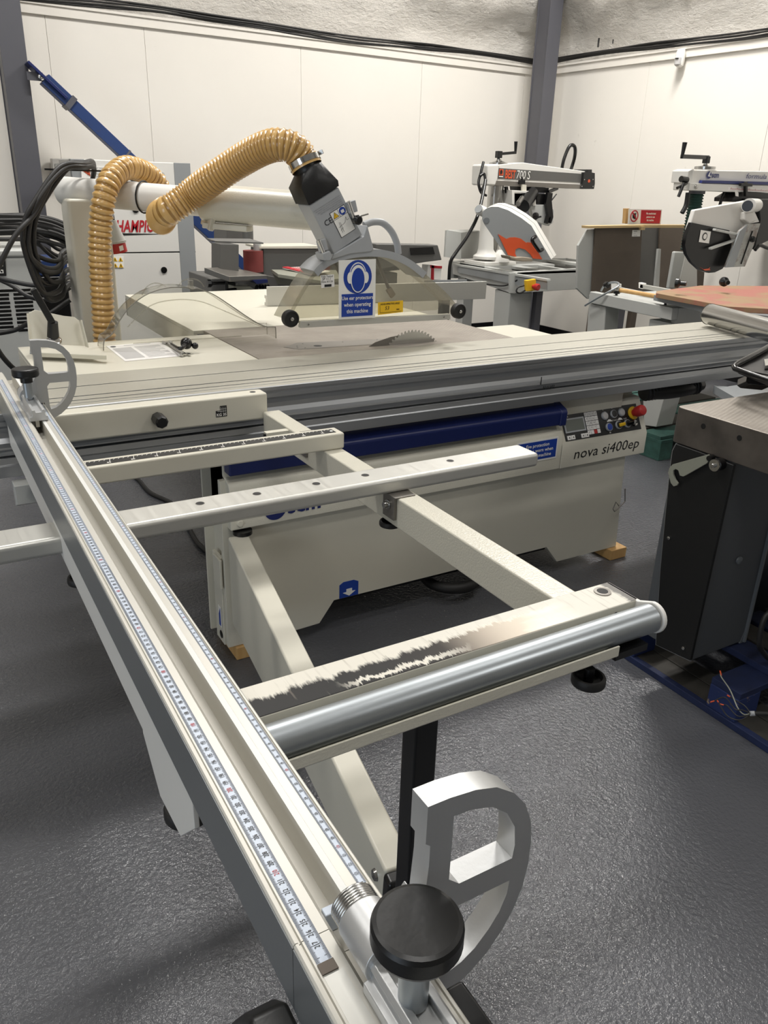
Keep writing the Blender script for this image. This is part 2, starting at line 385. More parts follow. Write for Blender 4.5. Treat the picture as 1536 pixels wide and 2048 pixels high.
# ------------------------------------------------------------------ the room
fl = struct(link('floor', MB().box(-5.0, 6.3, -8.2, 7.1, -.05, 0), 'floor'))
struct(link('ceiling', MB().box(-5.1, 6.3, -8.3, 7.2, 5.0, 5.1), 'trimw'))
struct(link('wall_left', MB().box(-5.1, -5.0, -8.3, 7.1, 0, 5), 'panel'))
struct(link('wall_front', MB().box(-5.1, 6.3, -8.3, -8.2, 0, 5), 'panel'))
CO = V((5.72, 6.853, 0)); UB = V((-.99953, -.0306, 0)); UR = V((.0327, -.99947, 0)); NB = V((.0306, -.99953, 0)); NR = V((-.99947, -.0327, 0))
def wpt(side, s, d, z):
    u, n = (UB, NB) if side == 'b' else (UR, NR)
    p = CO + u * s + n * d; return V((p.x, p.y, z))
def wbox(side, s0, s1, d0, d1, z0, z1, mb=None):
    mb = mb or MB(); return mb.prism([wpt(side, s0, d0, z0), wpt(side, s1, d0, z0), wpt(side, s1, d0, z1), wpt(side, s0, d0, z1)], wpt(side, s0, d1, z0) - wpt(side, s0, d0, z0))
def upper(side, length):   # sprayed foam over blockwork, lumpy
    mb = MB(); nx, nz = int(length / .06), 44; rnd = random.Random(3 if side == 'b' else 4)
    from mathutils import noise as N
    for j in range(nz + 1):
        for i in range(nx + 1):
            s_, z = length * i / nx, 2.5 + 2.5 * j / nz; p = V((s_ * 1.6 + (9 if side == 'b' else 0), 0, z * 3.2))
            wgt = (.15 + .85 * max(0, 1 - s_ / 2.6)) if side == 'b' else .75
            q_ = max(0, z - 2.68); d = -.05 + (.07 * N.noise(p) + .04 * N.noise(p * 2.7) + .026 * N.noise(p * 6)) * min(1, .1 + max(0, z - 2.58) * 6) + wgt * (.9 * q_ if q_ < .8 else .72) * min(1, q_ * 4 + .3)
            mb.v.append(tuple(wpt(side, s_, d, z)))
    for j in range(nz):
        for i in range(nx):
            a = j * (nx + 1) + i; mb.f.append((a, a + 1, a + nx + 2, a + nx + 1)); mb.mi.append(0)
    return mb
for side, nm, joints in (('b', 'wall_back', [0, .2, 1.4, 2.6, 3.88, 4.565, 5.8, 7.0, 8.9, 10.8]), ('r', 'wall_right', [0, .15, 1.355, 2.575, 3.8, 5.0, 6.2, 7.4, 8.6, 9.8, 11.0, 13, 15.2])):
    wl = struct(link(nm, upper(side, joints[-1]), 'foam', sharp=3))
    for a, b in zip(joints, joints[1:]):
        link('wall_panel', wbox(side, a + .001, b - .001, -.02, 0, 0, 2.445), 'panel', wl, bevel=.0012)
    mb = MB()                                # screw heads dimpling the boards
    for a in joints[1:-1]:
        for k in range(7):
            for q in (-.02, .02):
                z = .35 + k * .33; mb.lathe(wpt(side, a + q, -.001, z), NB if side == 'b' else NR, [(.004, 0), (.003, .0016)], 8)
    o = link('screw_heads', mb, 'trimw', wl); o['kind'] = 'stuff'
wr_ = bpy.context.scene.objects['wall_right']
for q, wd_, hg_ in (((5.710,6.089,2.644), .008, .07), ((5.710,5.911,2.633), .005, .03)):
    link('foam_hole', MB().tube([(q[0], q[1], q[2] - hg_ / 2), (q[0] + .003, q[1] + .004, q[2]), (q[0], q[1], q[2] + hg_ / 2)], wd_, 8), 'rubber', wr_)
for i, (side, L) in enumerate((('b', 10.8), ('r', 15.2))):
    mb = wbox(side, 0, L, -.02, .022, 2.44, 2.505); wbox(side, 0, L, -.04, .035, 2.498, 2.515, mb)
    struct(link('trim_%d' % (i + 1), mb, 'trimw', bevel=.002))
    bb = MB()
    wbox(side, 0, L, 0, .012, 0, .1, bb); struct(link('baseboard_' + ('back' if side == 'b' else 'right'), bb, 'blacks'))
for side, L, lab in (('b', 6.6, 'black cable bundle clipped along the top of the back wall'), ('r', 7, 'black cable bundle clipped along the top of the right wall')):
    t = thing('cable_bundle', lab, 'cables', wpt(side, L / 2, 0, 2.5))
    rnd = random.Random(5)
    for k in range(5):
        pts = [wpt(side, .12 + q * (L - .12) / 16, .03 + .008 * (k % 3) + rnd.uniform(0, .008), 2.528 + .009 * k + rnd.uniform(-.008, .008) + (.012 * math.sin(q * .9))) for q in range(17)]
        link('cable', MB().tube(pts, .0075, 7), 'cable', t)
    for q in range(1, 14):
        link('cable_clip', MB().bar(wpt(side, q * .47, .02, 2.512), wpt(side, q * .47, .02, 2.59), .008, .06), 'black', t)

# steel columns
def column(label, x0, x1, y0, y1, zt=5):
    t = thing('steel_column', label, 'column', ((x0 + x1) / 2, (y0 + y1) / 2, 0))
    link('flange', MB().box(x0, x1, y0, y0 + .014, 0, zt), 'dgrey', t, bevel=.002)
    link('flange', MB().box(x0, x1, y1 - .014, y1, 0, zt), 'dgrey', t, bevel=.002)
    link('web', MB().box(x0 + .006, x0 + .05, y0 + .014, y1 - .014, 0, zt), 'dgrey', t)
    link('base_plate', MB().box(x0 - .03, x1 + .03, y0 - .03, y1 + .03, 0, .02), 'dgrey', t)
    return t
column('grey steel column standing in the far corner of the room', 5.385, 5.53, 6.4, 6.58)
lc0 = (0.786,6.250,2.067); lc1 = (0.939,6.250,2.080)
t = column('grey steel column at the left with blue brace bolted to it', lc0[0], lc1[0], 6.25, 6.45)
# diagonal brace
ba, bb_, bc = V((0.975,6.200,2.042)), V((1.609,6.200,1.458)), V((2.158,6.200,0.968))
t = thing('roof_brace', 'blue steel diagonal brace with chipped paint running down from left column', 'brace', tuple(bc))
dr = (bc - ba).normalized()
link('bar', MB().bar(ba + dr * .06, ba + dr * 2.5, .075, .1, (0, -1, 0)), 'bluerust', t, bevel=.004)
link('end_plate', MB().bar(ba - dr * .07, ba + dr * .22, .018, .145, (0, -1, 0)), 'blue', t, bevel=.003)
link('strap', MB().bar(ba + dr * .235, ba + dr * .27, .085, .135, (0, -1, 0)), 'dgrey', t)
link('strap', MB().bar(ba + dr * .70, ba + dr * .713, .08, .106, (0, -1, 0)), 'dgrey', t)
link('bracket', MB().box((0.912,6.200,2.017)[0], (1.010,6.200,2.025)[0], 6.17, 6.188, (1.005,6.200,1.987)[2], (1.011,6.200,2.036)[2]), 'dgrey', t)
link('bolt', MB().lathe((0.996,6.165,2.009), (0, -1, 0), [(.02, -.01), (.02, .014), (.012, .02)], 12), 'chrome', t)

# movement sensor
sp = (5.720,5.141,2.425)
t = thing('motion_sensor', 'small white motion sensor fixed high on the right wall', 'sensor', sp)
link('body', MB().lathe((sp[0], sp[1], sp[2] - .055), (0, 0, 1), [(.018, 0), (.034, .012), (.038, .04), (.038, .1), (.03, .125)], 18), 'whitep', t)
link('lens', MB().lathe((sp[0] - .012, sp[1], sp[2] - .05), (0, 0, 1), [(.016, 0), (.032, .012), (.034, .045), (.033, .06)], 16), 'paperg', t)
link('lens_band', MB().box(sp[0] - .052, sp[0] - .03, sp[1] - .02, sp[1] + .006, sp[2] + .0, sp[2] + .006), 'black', t)

# ------------------------------------------------------------------ the panel saw
saw = thing('panel_saw', 'large cream sliding table panel saw with long aluminium carriage and blue rail', 'saw', (1.5, 2.4, 0))
# cabinet: front sheet with stepped feet, box behind
mb = MB()
mb.py([(.705, .047), (.955, .047), (1.03, .05), (1.085, .125), (2.03, .125), (2.095, .047), (2.425, .047), (2.395, .52), (.705, .62)], 2.13, 2.15)
link('front_sheet', mb, 'cream', saw, bevel=.002)
mb = MB().box(1.06, 2.36, 2.152, 2.86, .13, .76).box(1.06, 2.36, 2.33, 2.86, .76, .866)
link('cabinet_body', mb, 'cream', saw, bevel=.003)
link('under_tray', MB().box(1.05, 2.05, 2.16, 2.8, .1, .128), 'blacks', saw)
link('corner_post', MB().box(.700, .712, 2.152, 2.225, .047, .36).box(.722, .728, 2.152, 2.27, .05, .70).box(.692, .728, 2.262, 2.270, .05, .70).box(.712, .80, 2.16, 2.262, .047, .055), 'cream', saw, bevel=.002)
p = link('pivot_bracket', MB().box(.692, .70, 2.135, 2.20, .26, .36), 'cream', saw, bevel=.002)
link('rating_sticker', MB().box(.6975, .6988, 2.165, 2.19, .105, .18), 'whitep', saw)
link('sticker_arrow', MB().px([(2.17, .11), (2.184, .11), (2.184, .15), (2.17, .175)], .6965, .6976), 'bluep', saw)
link('cable_hole', MB().lathe((.699, 2.178, .075), (-1, 0, 0), [(.014, 0), (.012, .001)], 16), 'blacks', saw)
# round wheel seen under the machine
link('dust_outlet', MB().tube(circ((1.62, 2.2, .06), .1, 24, 'z'), .02, 8, closed=True, smoothpath=False), 'rubber', saw)
# hood: shelf under the carriage, rail, lip
prof = [(2.10, .467), (2.10, .60), (2.108, .615), (2.15, .63), (2.15, .72), (2.30, .735), (2.30, .48), (2.13, .467)]
link('hood_lip', MB().px(prof, .722, 2.02), 'cream_tex', saw, bevel=.004)
link('back_rail_sheet', MB().box(.722, 2.021, 2.14, 2.30, .62, .734).box(2.021, 2.46, 2.20, 2.30, .62, .734), 'cream', saw)
link('hand_rail', MB().px([(2.098, .64), (2.094, .69), (2.099, .698), (2.14, .716), (2.15, .716), (2.15, .64)], .725, 2.0), 'blue', saw, bevel=.006, seg=3)
link('rail_end', MB().px([(2.092, .638), (2.090, .69), (2.097, .7), (2.14, .719), (2.15, .719), (2.15, .638)], 1.99, 2.021), 'blue', saw, bevel=.006, seg=3)
link('rubber_buffer', MB().lathe((.76, 2.105, .4635), (0, 0, -1), [(.03, 0), (.03, .012)], 14), 'blacks', saw)
link('button_cap', MB().lathe((.752, 2.1, .487), (0, -1, 0), [(.011, 0), (.009, .004)], 16), 'cream', saw)
# stickers along the lip
ey = 2.0985
st = link('warning_sticker', MB().box(1.80, 1.995, ey, 2.1, .515, .598), 'whitep', saw, label='blue eye protection sticker')
link('sticker_field', MB().box(1.806, 1.989, ey - .0006, ey, .522, .592), 'bluep', st)
mb = MB()
for k, s in enumerate(('Eye protection', 'must be worn when', 'using this machine')): put_text(mb, s, (1.898, ey - .0012, .571 - .0195 * k), (1, 0, 0), (0, 0, 1), size=.0185, align='C', bold=.015)
link('lettering', mb, 'whitep', st)
st = link('warning_sticker', MB().box(1.56, 1.78, ey, 2.1, .53, .585), 'paperg', saw, label='grey sticker half hidden behind the alloy rail')
link('sticker_stripe', MB().box(1.625, 1.75, ey - .0006, ey, .557, .563), 'yellow', st)
# maker's mark on the lip: disc with a white flash, then letters
def scm_logo(parent, o, r, u, h, discm, letm):
    o, r, u = V(o), V(r), V(u); nn = r.cross(u)
    def pt(a, b, e=0): return o + r * a * h + u * b * h + nn * e
    d = MB(); d.prism([pt(.5 + .5 * math.cos(k * PI / 20), .5 + .5 * math.sin(k * PI / 20), .0004) for k in range(40)], -nn * .0004)
    lg = link('logo', d, discm, parent)
    e = MB().prism([pt(.28, .36, .0009), pt(.46, .30, .0009), pt(1.02, .30, .0009), pt(1.02, .42, .0009), pt(.62, .42, .0009), pt(.74, .98, .0009), pt(.62, 1.0, .0009)], -nn * .0003)
    link('logo_flash', e, 'whitep', lg)
    text('lettering', 'scm', pt(1.08, .2, .0008), r, u, letm, lg, size=1.0 * h, bold=.03)
scm_logo(saw, (.83, 2.0993, .478), (1, 0, 0), (0, 0, 1), .072, 'navyp', 'navyp')
# control panel
cp = link('control_panel', MB().px([(2.099, .4665), (2.099, .553), (2.168, .686), (2.30, .69), (2.30, .468)], 2.022, 2.468), 'cream', saw, bevel=.003)
text('lettering', 'nova si400ep', (2.085, 2.0982, .497), (1, 0, 0), (0, 0, 1), 'blackp', saw, width=.345, size=.058, shear=.12)
D = V((0, .069, .133)).normalized(); NN = V((0, -.133, .069)).normalized(); O = V((2.024, 2.099, .553))
def cpp(a, b, e=0): return O + V((a, 0, 0)) + D * b + NN * e
def cpbox(a0, a1, b0, b1, e0, e1): return MB().prism([cpp(a0, b0, e0), cpp(a1, b0, e0), cpp(a1, b1, e0), cpp(a0, b1, e0)], NN * (e1 - e0))
link('control_overlay', cpbox(.018, .415, .018, .122, 0, .0012), 'blackp', saw)
link('screen_frame', cpbox(.024, .128, .048, .103, .0012, .004), 'silverp', saw, bevel=.001)
link('screen', cpbox(.031, .121, .054, .097, .004, .0046), 'lcd', saw)
text('lettering', 'gson', cpp(.026, .107, .002), (1, 0, 0), D, 'whitep', saw, size=.014, bold=.02)
keys = '123<456-789.C0+ F S '
kmb = MB()
for k in range(20):
    i, j = k % 4, k // 4; a, b = .134 + .0165 * i, .1 - .0175 * j
    link('key', cpbox(a, a + .0145, b, b + .0155, .0012, .0028), 'red' if k == 18 else 'paper', saw)
    if keys[k].strip() and k != 18: put_text(kmb, keys[k], cpp(a + .005, b + .004, .0033), (1, 0, 0), D, size=.011)
for a in (.028, .048, .098, .118): link('key', cpbox(a, a + .018, .022, .038, .0012, .0028), 'paper', saw); put_text(kmb, 'A', cpp(a + .0055, .026, .0033), (1, 0, 0), D, size=.011, bold=.03)
link('lettering', kmb, 'blackp', saw)
def button(a, b, r, ring, cap, h=.008, name='push_button'):
    bt = link(name, MB().lathe(cpp(a, b, .001), NN, [(r, 0), (r, h * .7), (r * .86, h), (r * .84, h * .9)], 20), ring, saw)
    link('button_cap', MB().lathe(cpp(a, b, h * .6), NN, [(r * .8, 0), (r * .78, h * .55), (r * .5, h * .65)], 20), cap, bt); return bt
button(.235, .092, .0165, 'silverp', 'paperg'); button(.283, .094, .0165, 'silverp', 'blackp'); button(.326, .096, .0165, 'silverp', 'paperg')
button(.245, .046, .0165, 'silverp', 'bluep')
for a, cm in ((.297, 'yellow'), (.344, 'blacks')):
    b_ = button(a, .048, .0165, 'silverp', 'blackp', name='selector_switch')
    link('selector_lever', MB().bar(cpp(a - .004, .046, .01), cpp(a + .02, .048, .02), .009, .012), cm, b_, bevel=.002)
link('key_lock', MB().lathe(cpp(.383, .046, .001), NN, [(.013, 0), (.013, .006), (.009, .008)], 16), 'steel', saw)
es = link('emergency_stop', MB().lathe(cpp(.388, .086, .001), NN, [(.026, 0), (.026, .004), (.022, .006)], 24), 'yellow', saw)
link('stop_button', MB().lathe(cpp(.388, .086, .005), NN, [(.014, 0), (.014, .012), (.021, .018), (.022, .045), (.019, .051), (.01, .054)], 24), 'red', es)
text('lettering', 'START   ON  OFF', cpp(.268, .066, .0022), (1, 0, 0), D, 'whitep', saw, width=.08, size=.008)
mb = MB()
for a, b in ((.235, .113), (.283, .115), (.326, .117), (.245, .066), (.245, .022)): put_text(mb, 'I' if b > .03 else 'm', cpp(a - .002, b, .0022), (1, 0, 0), D, size=.01, bold=.03)
for a in (.256, .312): mb.prism([cpp(a - .014, .067, .0018), cpp(a + .014, .067, .0018), cpp(a + .006, .075, .0018), cpp(a - .004, .076, .0018)], NN * .0004)
link('symbol', mb, 'whitep', saw)
# blue arrow sticker low on the front
o = link('lifting_sticker', MB().py([(1.105, .127), (1.178, .127), (1.178, .178), (1.16, .187), (1.12, .187), (1.105, .178)], 2.1288, 2.13), 'bluep', saw)
link('sticker_arrow', MB().py([(1.118, .146), (1.142, .131), (1.166, .146), (1.153, .147), (1.153, .158), (1.131, .158), (1.131, .147)], 2.1276, 2.1287), 'whitep', o)
link('wire_hook', MB().tube([(2.412,2.118,0.316), (2.424,2.118,0.257), (2.380,2.110,0.234), (2.362,2.110,0.226), (2.351,2.110,0.239), (2.362,2.110,0.268), (2.383,2.110,0.247)], .0022, 6, smoothpath=False), 'oldsteel', saw)
# wooden packing blocks on the floor under the feet
t = solo('wood_block', MB().box(.727, .80, 2.118, 2.3, 0, .046), 'pine', 'pine packing block under left front foot of the panel saw', 'wood block', bevel=.003)
solo('wood_block', MB().box(2.375, 2.465, 2.105, 2.26, 0, .046), 'pine', 'pine packing block under right front foot of the panel saw', 'wood block', bevel=.003)
# support beam and sliding carriage
X0, X1 = -.35, 3.13
link('support_beam', MB().px([(2.115, .786), (2.092, .784), (2.09, .768), (2.086, .765), (2.086, .736), (2.092, .734), (2.16, .734), (2.17, .742), (2.42, .742), (2.44, .76), (2.44, .787), (2.115, .787)], X0, X1), 'alu', saw, bevel=.0015)
cpf = [(2.443, .90), (2.300, .90), (2.300, .893), (2.2935, .893), (2.2935, .90), (2.190, .90), (2.190, .893), (2.1825, .893), (2.1825, .90), (2.148, .90), (2.148, .894), (2.1415, .894), (2.1415, .90), (2.117, .90), (2.1165, .8985), (2.113, .8985), (2.1125, .90),
       (2.088, .90), (2.085, .898), (2.085, .888), (2.0905, .886), (2.0905, .881), (2.086, .879), (2.086, .868), (2.094, .866), (2.103, .858), (2.109, .845), (2.108, .832), (2.10, .820), (2.087, .813), (2.086, .808), (2.094, .8), (2.097, .793), (2.097, .789), (2.43, .789), (2.443, .81)]
link('sliding_carriage', MB().px(cpf, X0, X1), ['alu', 'alutop'], saw, sharp=.35)
sc = bpy.context.scene.objects['sliding_carriage'].data
for pl in sc.polygons:
    if pl.normal.z > .95 and pl.center.z > .895: pl.material_index = 1
mb = MB().box(1.868, 1.871, 2.0845, 2.0862, .808, .835)
for k in range(7): mb.bar((1.88 + .008 * k, 2.0845, .789 + .002 * (k % 2)), (1.885 + .008 * k, 2.0845, .801), .0012, .002)
link('pen_marks', mb, 'blackp', saw)
link('cable_chain', MB().tube([(2.530,2.200,0.684), (2.655,2.200,0.672), (2.802,2.220,0.665), (2.997,2.300,0.650)], .026, 14, step=.009), 'rubber', saw)
bpy.context.scene.objects['cable_chain'].data.materials.append(M['blacks'])
mb = MB()
for k in range(18):
    a = V((2.530,2.200,0.684)).lerp(V((2.930,2.260,0.659)), k / 18); mb.lathe(a, (1, .1, .05), [(.026, 0), (.034, .004), (.034, .007), (.026, .011)], 14)
link('chain_rib', mb, 'rubber', saw)
# tables
link('main_table', MB().box(.968, 2.03, 2.447, 3.02, .868, .899), ['iron', 'ironedge'], saw, bevel=.0015)
link('table_web', MB().box(1.0, 2.0, 2.46, 3.0, .78, .868), 'ironedge', saw)
link('table_insert', MB().prism([(1.12, 2.60, .8993), (1.155, 2.545, .8993), (1.52, 2.52, .8993), (1.63, 2.545, .8993), (1.60, 2.60, .8993), (1.2, 2.66, .8993)], (0, 0, .0006)), 'oldsteel', saw)
mb = MB().lathe((1.243, 2.578, .8998), (0, 0, 1), [(.016, 0), (.014, .0004)], 20)
for p_ in ((1.16, 2.57), (1.172, 2.60), (1.185, 2.56), (1.21, 2.635), (1.36, 2.61), (1.5, 2.6), (1.47, 2.555), (1.58, 2.565)): mb.lathe((*p_, .8998), (0, 0, 1), [(.0035, 0), (.003, .0003)], 8)
link('insert_holes', mb, 'blackmatt', saw)
link('extension_table', MB().box(.295, .964, 2.447, 2.93, .885, .8995).box(.295, .964, 2.447, 2.462, .83, .885).box(.295, .964, 2.915, 2.93, .83, .885).box(.295, .31, 2.45, 2.92, .83, .885), 'cream', saw, bevel=.002)
link('bevelled_slot', MB().prism([(.315, 2.80, .8998), (.345, 2.75, .8998), (.375, 2.76, .8998), (.41, 2.84, .8998), (.36, 2.88, .8998), (.325, 2.87, .8998)], (0, 0, .0008)), 'galv', saw)
link('rear_table', MB().box(.93, 2.03, 3.025, 4.1, .885, .8995).box(.93, .945, 3.025, 4.1, .80, .885).box(.93, 2.03, 4.085, 4.1, .8, .885), 'cream', saw, bevel=.002)
link('rear_table_leg', MB().box(1.9, 1.96, 3.9, 3.96, 0, .8), 'cream', saw)
# hose hood behind the left table (cream cover at the foot of the post)
link('side_cover', MB().prism([(.56, 2.95, .70), (.96, 2.95, .70), (.96, 2.95, .74), (.60, 2.95, .74), (.56, 2.95, .74)], (0, .24, 0)), 'cream', saw, bevel=.006)
# blade and riving knife
n = 60; cxx, czz, rr = 1.592, .80, .148
pts = []
for k in range(n):
    a = 2 * PI * k / n; da = 2 * PI / n
    for f, r_ in ((0, rr), (.3, rr - .002), (.42, rr - .008), (.78, rr - .008)): pts.append((cxx + r_ * math.cos(a + f * da), 2.498, czz + r_ * math.sin(a + f * da)))
link('saw_blade', MB().prism(pts, (0, .003, 0)), 'steel', saw)
link('riving_knife', MB().py([(1.40, .895), (1.435, .913), (1.50, .928), (1.535, .931), (1.52, .905), (1.515, .895)], 2.499, 2.502), 'oldsteel', saw)
# scoring guard post etc. : overhead guard arm
pst = V((.62, 3.27, 0))
link('guard_post', MB().box(.555, .70, 3.2, 3.345, .73, 1.36), 'cream', saw, bevel=.012, seg=3)
link('post_bracket', MB().box(.56, 1.3, 3.21, 3.33, .74, .80), 'cream', saw, bevel=.004)
tA, tB, tC = V((.60, 3.30, 1.383)), V((1.0, 2.88, 1.362)), V((1.245, 2.645, 1.348))
link('arm_tube', MB().tube([tA - (tB - tA).normalized() * .05, tB + (tB - tA).normalized() * .03], .0485, 28, smoothpath=False), 'white', saw)
tb2 = (tC - tB).normalized()
link('arm_sleeve', MB().tube([tB - tb2 * .05, tC + tb2 * .05], .062, 28, smoothpath=False), 'cream_tex', saw)
link('arm_joint', MB().bar(tB - tb2 * .05 - V((0, 0, .075)), tB + tb2 * .12 - V((0, 0, .075)), .06, .02).bar(tB - tb2 * .045 - V((0, 0, .085)), tB - tb2 * .02 - V((0, 0, .0)), .09, .02, (1, 0, 0)), 'cream', saw, bevel=.004)
link('cable_holder', MB().box(.50, .72, 3.25, 3.262, 1.452, 1.458), 'black', saw)
# guard hood: clear arched shell with a grey top casting, duct, handle, wheels, ruler bar
YG = 2.48
gh = [(1.079,2.480,1.015), (1.127,2.480,1.094), (1.172,2.480,1.153), (1.223,2.480,1.197), (1.298,2.480,1.221), (1.384,2.480,1.229), (1.473,2.480,1.221), (1.557,2.480,1.190), (1.644,2.480,1.133), (1.725,2.480,1.073), (1.774,2.480,1.028)]
sg = spline([V(p) for p in gh])
bar_b = V((1.135,2.480,1.012)); bar_e = V((1.742,2.480,0.996))
face = [p.copy() for p in sg] + [V((1.75, YG, 1.0)), V((1.13, YG, 1.0))]
link('hood_side', MB().prism(face, (0, .004, 0)), 'hazy', saw)
link('hood_side', MB().prism([p + V((0, .10, 0)) for p in face], (0, .004, 0)), 'hazy', saw)
mb = MB(); cn = len(sg)
top = [p for p in sg]; low = [p + (V((1.42, YG, .95)) - p).normalized() * .012 for p in sg]
for i in range(cn - 1): mb.add([top[i], top[i + 1], top[i + 1] + V((0, .104, 0)), top[i] + V((0, .104, 0)), low[i], low[i + 1], low[i + 1] + V((0, .104, 0)), low[i] + V((0, .104, 0))], [(0, 1, 2, 3), (4, 7, 6, 5), (0, 4, 5, 1), (3, 2, 6, 7)])
link('hood_rim', mb, 'clearedge', saw)
i0, i1 = 18, 62
mb = MB()
for i in range(i0, i1): 
    a, b = sg[i], sg[i + 1]; na = (a - V((1.42, YG, .9))).normalized() * .006; nb = (b - V((1.42, YG, .9))).normalized() * .006
    mb.add([a + na - V((0, .005, 0)), b + nb - V((0, .005, 0)), b + nb + V((0, .11, 0)), a + na + V((0, .11, 0)), a - na * 3 - V((0, .005, 0)), b - nb * 3 - V((0, .005, 0)), b - nb * 3 + V((0, .11, 0)), a - na * 3 + V((0, .11, 0))], [(0, 1, 2, 3), (4, 7, 6, 5), (0, 4, 5, 1), (3, 2, 6, 7)] + ([(0, 3, 7, 4)] if i == i0 else []) + ([(1, 5, 6, 2)] if i == i1 - 1 else []))
link('hood_crown', mb, 'silverp', saw)
link('duct_socket', MB().prism([(1.242,2.470,1.203), (1.251,2.470,1.222), (1.364,2.470,1.278), (1.377,2.470,1.313), (1.404,2.470,1.236), (1.392,2.470,1.227), (1.312,2.470,1.221)], (0, .10, 0)), 'silverp', saw, bevel=.004)
duct = link('suction_duct', MB().prism([(1.164,2.475,1.372), (1.269,2.475,1.429), (1.361,2.475,1.281), (1.254,2.475,1.220)], (0, .09, 0)), 'silverp', saw, bevel=.004)
# rubber boot: round at the top, square at the bottom
ctop = V((1.180,2.520,1.482)); axd = (V((1.160,2.520,1.515)) - ctop).normalized(); rx = V((axd.z, 0, -axd.x)).normalized()
c0a, c1a = V((1.160,2.470,1.373)), V((1.268,2.470,1.432)); c0b, c1b = V((1.136,2.470,1.421)), V((1.265,2.470,1.448))
def rloop(a, b, y0, y1, n=24):   # rounded square loop
    out = []; cx = (a + b) / 2; hx = (b - a) / 2
    for k in range(n):
        t_ = 2 * PI * k / n; q = max(abs(math.cos(t_)), abs(math.sin(t_))); out.append(cx + hx * (math.cos(t_) / q) + V((0, (y0 + y1) / 2 - cx.y + (y1 - y0) / 2 * math.sin(t_) / q, 0)))
    return out
def cloop(c, r, n=24): return [c + rx * r * math.cos(2 * PI * k / n) + V((0, r * math.sin(2 * PI * k / n), 0)) for k in range(n)]
loops = [rloop(c0a, c1a, 2.47, 2.57), rloop(c0b, c1b, 2.47, 2.57), cloop(ctop, .046), cloop(ctop + axd * .004, .041), cloop(ctop + axd * .02, .041)]
mb = MB(); 
for lp in loops: mb.v += [tuple(p) for p in lp]
for a in range(4):
    for k in range(24): mb.f.append((a * 24 + k, a * 24 + (k + 1) % 24, (a + 1) * 24 + (k + 1) % 24, (a + 1) * 24 + k)); mb.mi.append(0)
link('rubber_boot', mb, 'black', saw, sharp=.9)
# writing on the duct
dr_ = (V((1.269,2.475,1.429)) - V((1.164,2.475,1.372))).normalized(); du_ = (V((1.164,2.475,1.372)) - V((1.254,2.475,1.220))).normalized()
def dpt(x_, y_, e=0): return V((x_, 2.4745 - e, y_))
dn = V((0, -1, 0))
pc = V((1.236,2.474,1.348)); 
def dq(o, a0, a1, b0, b1, e): return MB().prism([o + dr_ * a0 + du_ * b0 + dn * e, o + dr_ * a1 + du_ * b0 + dn * e, o + dr_ * a1 + du_ * b1 + dn * e, o + dr_ * a0 + du_ * b1 + dn * e], dn * .0005)
pic = link('pictogram_sticker', dq(pc, 0, .06, -.088, .0, .0), 'blackp', duct)
# the sticker's fields (sit on the duct)
link('sticker_fields', dq(pc, .0015, .0292, -.027, -.0015, .0008), 'whitep', duct)
link('sticker_fields', dq(pc, .0308, .0585, -.027, -.0015, .0008), 'whitep', duct)
link('sticker_fields', dq(pc, .0015, .0585, -.0865, -.0285, .0008), 'whitep', duct)
mb = MB().prism([pc + dr_ * .004 + du_ * -.024 + dn * .0015, pc + dr_ * .027 + du_ * -.024 + dn * .0015, pc + dr_ * .0155 + du_ * -.004 + dn * .0015], dn * .0004)
link('warning_triangle', mb, 'blackp', duct)
link('warning_triangle', MB().prism([pc + dr_ * .0065 + du_ * -.0225 + dn * .002, pc + dr_ * .0245 + du_ * -.0225 + dn * .002, pc + dr_ * .0155 + du_ * -.0065 + dn * .002], dn * .0004), 'yellow', duct)
link('triangle_mark', MB().bar(pc + dr_ * .0155 + du_ * -.011 + dn * .0026, pc + dr_ * .0155 + du_ * -.017 + dn * .0026, .0016, .0006).bar(pc + dr_ * .0155 + du_ * -.0185 + dn * .0026, pc + dr_ * .0155 + du_ * -.0202 + dn * .0026, .0016, .0006), 'blackp', duct)
cc = pc + dr_ * .0445 + du_ * -.0145
link('glove_sign', MB().prism([cc + dr_ * .0125 * math.cos(k * PI / 12) + du_ * .0125 * math.sin(k * PI / 12) + dn * .0015 for k in range(24)], dn * .0004), 'bluep', duct)
link('glove_sign', dq(cc, -.006, .006, -.006, .004, .002), 'whitep', duct)
mb = MB()
for a0, b0, a1, b1 in ((.012, -.075, .016, -.04), (.018, -.075, .02, -.042), (.008, -.055, .026, -.052), (.026, -.053, .036, -.05), (.036, -.05, .046, -.036), (.046, -.036, .045, -.048), (.045, -.048, .054, -.046), (.01, -.066, .022, -.062)):
    mb.bar(pc + dr_ * a0 + du_ * b0 + dn * .0016, pc + dr_ * a1 + du_ * b1 + dn * .0016, .0009, .0006)
link('hand_drawing', mb, 'blackp', duct)
text('lettering', 'CE', V((1.224,2.474,1.308)), dr_, du_, 'blackp', duct, size=.026)
mb = MB()
for k in range(6): put_text(mb, ['CODE OF MAKER SAW BLADE GUARD EN 1870', 'MAX BLADE DIA. 400 MIN 250 SUCTION 120', 'ADJUST THE HOOD TO THE WORKPIECE', 'BEFORE STARTING AND KEEP HANDS', 'CLEAR OF THE BLADE', 'GUARD'][k], V((1.274,2.474,1.402)) - du_ * .0062 * k, dr_, du_, size=.0052, align='R')
link('lettering', mb, 'greyp', duct)
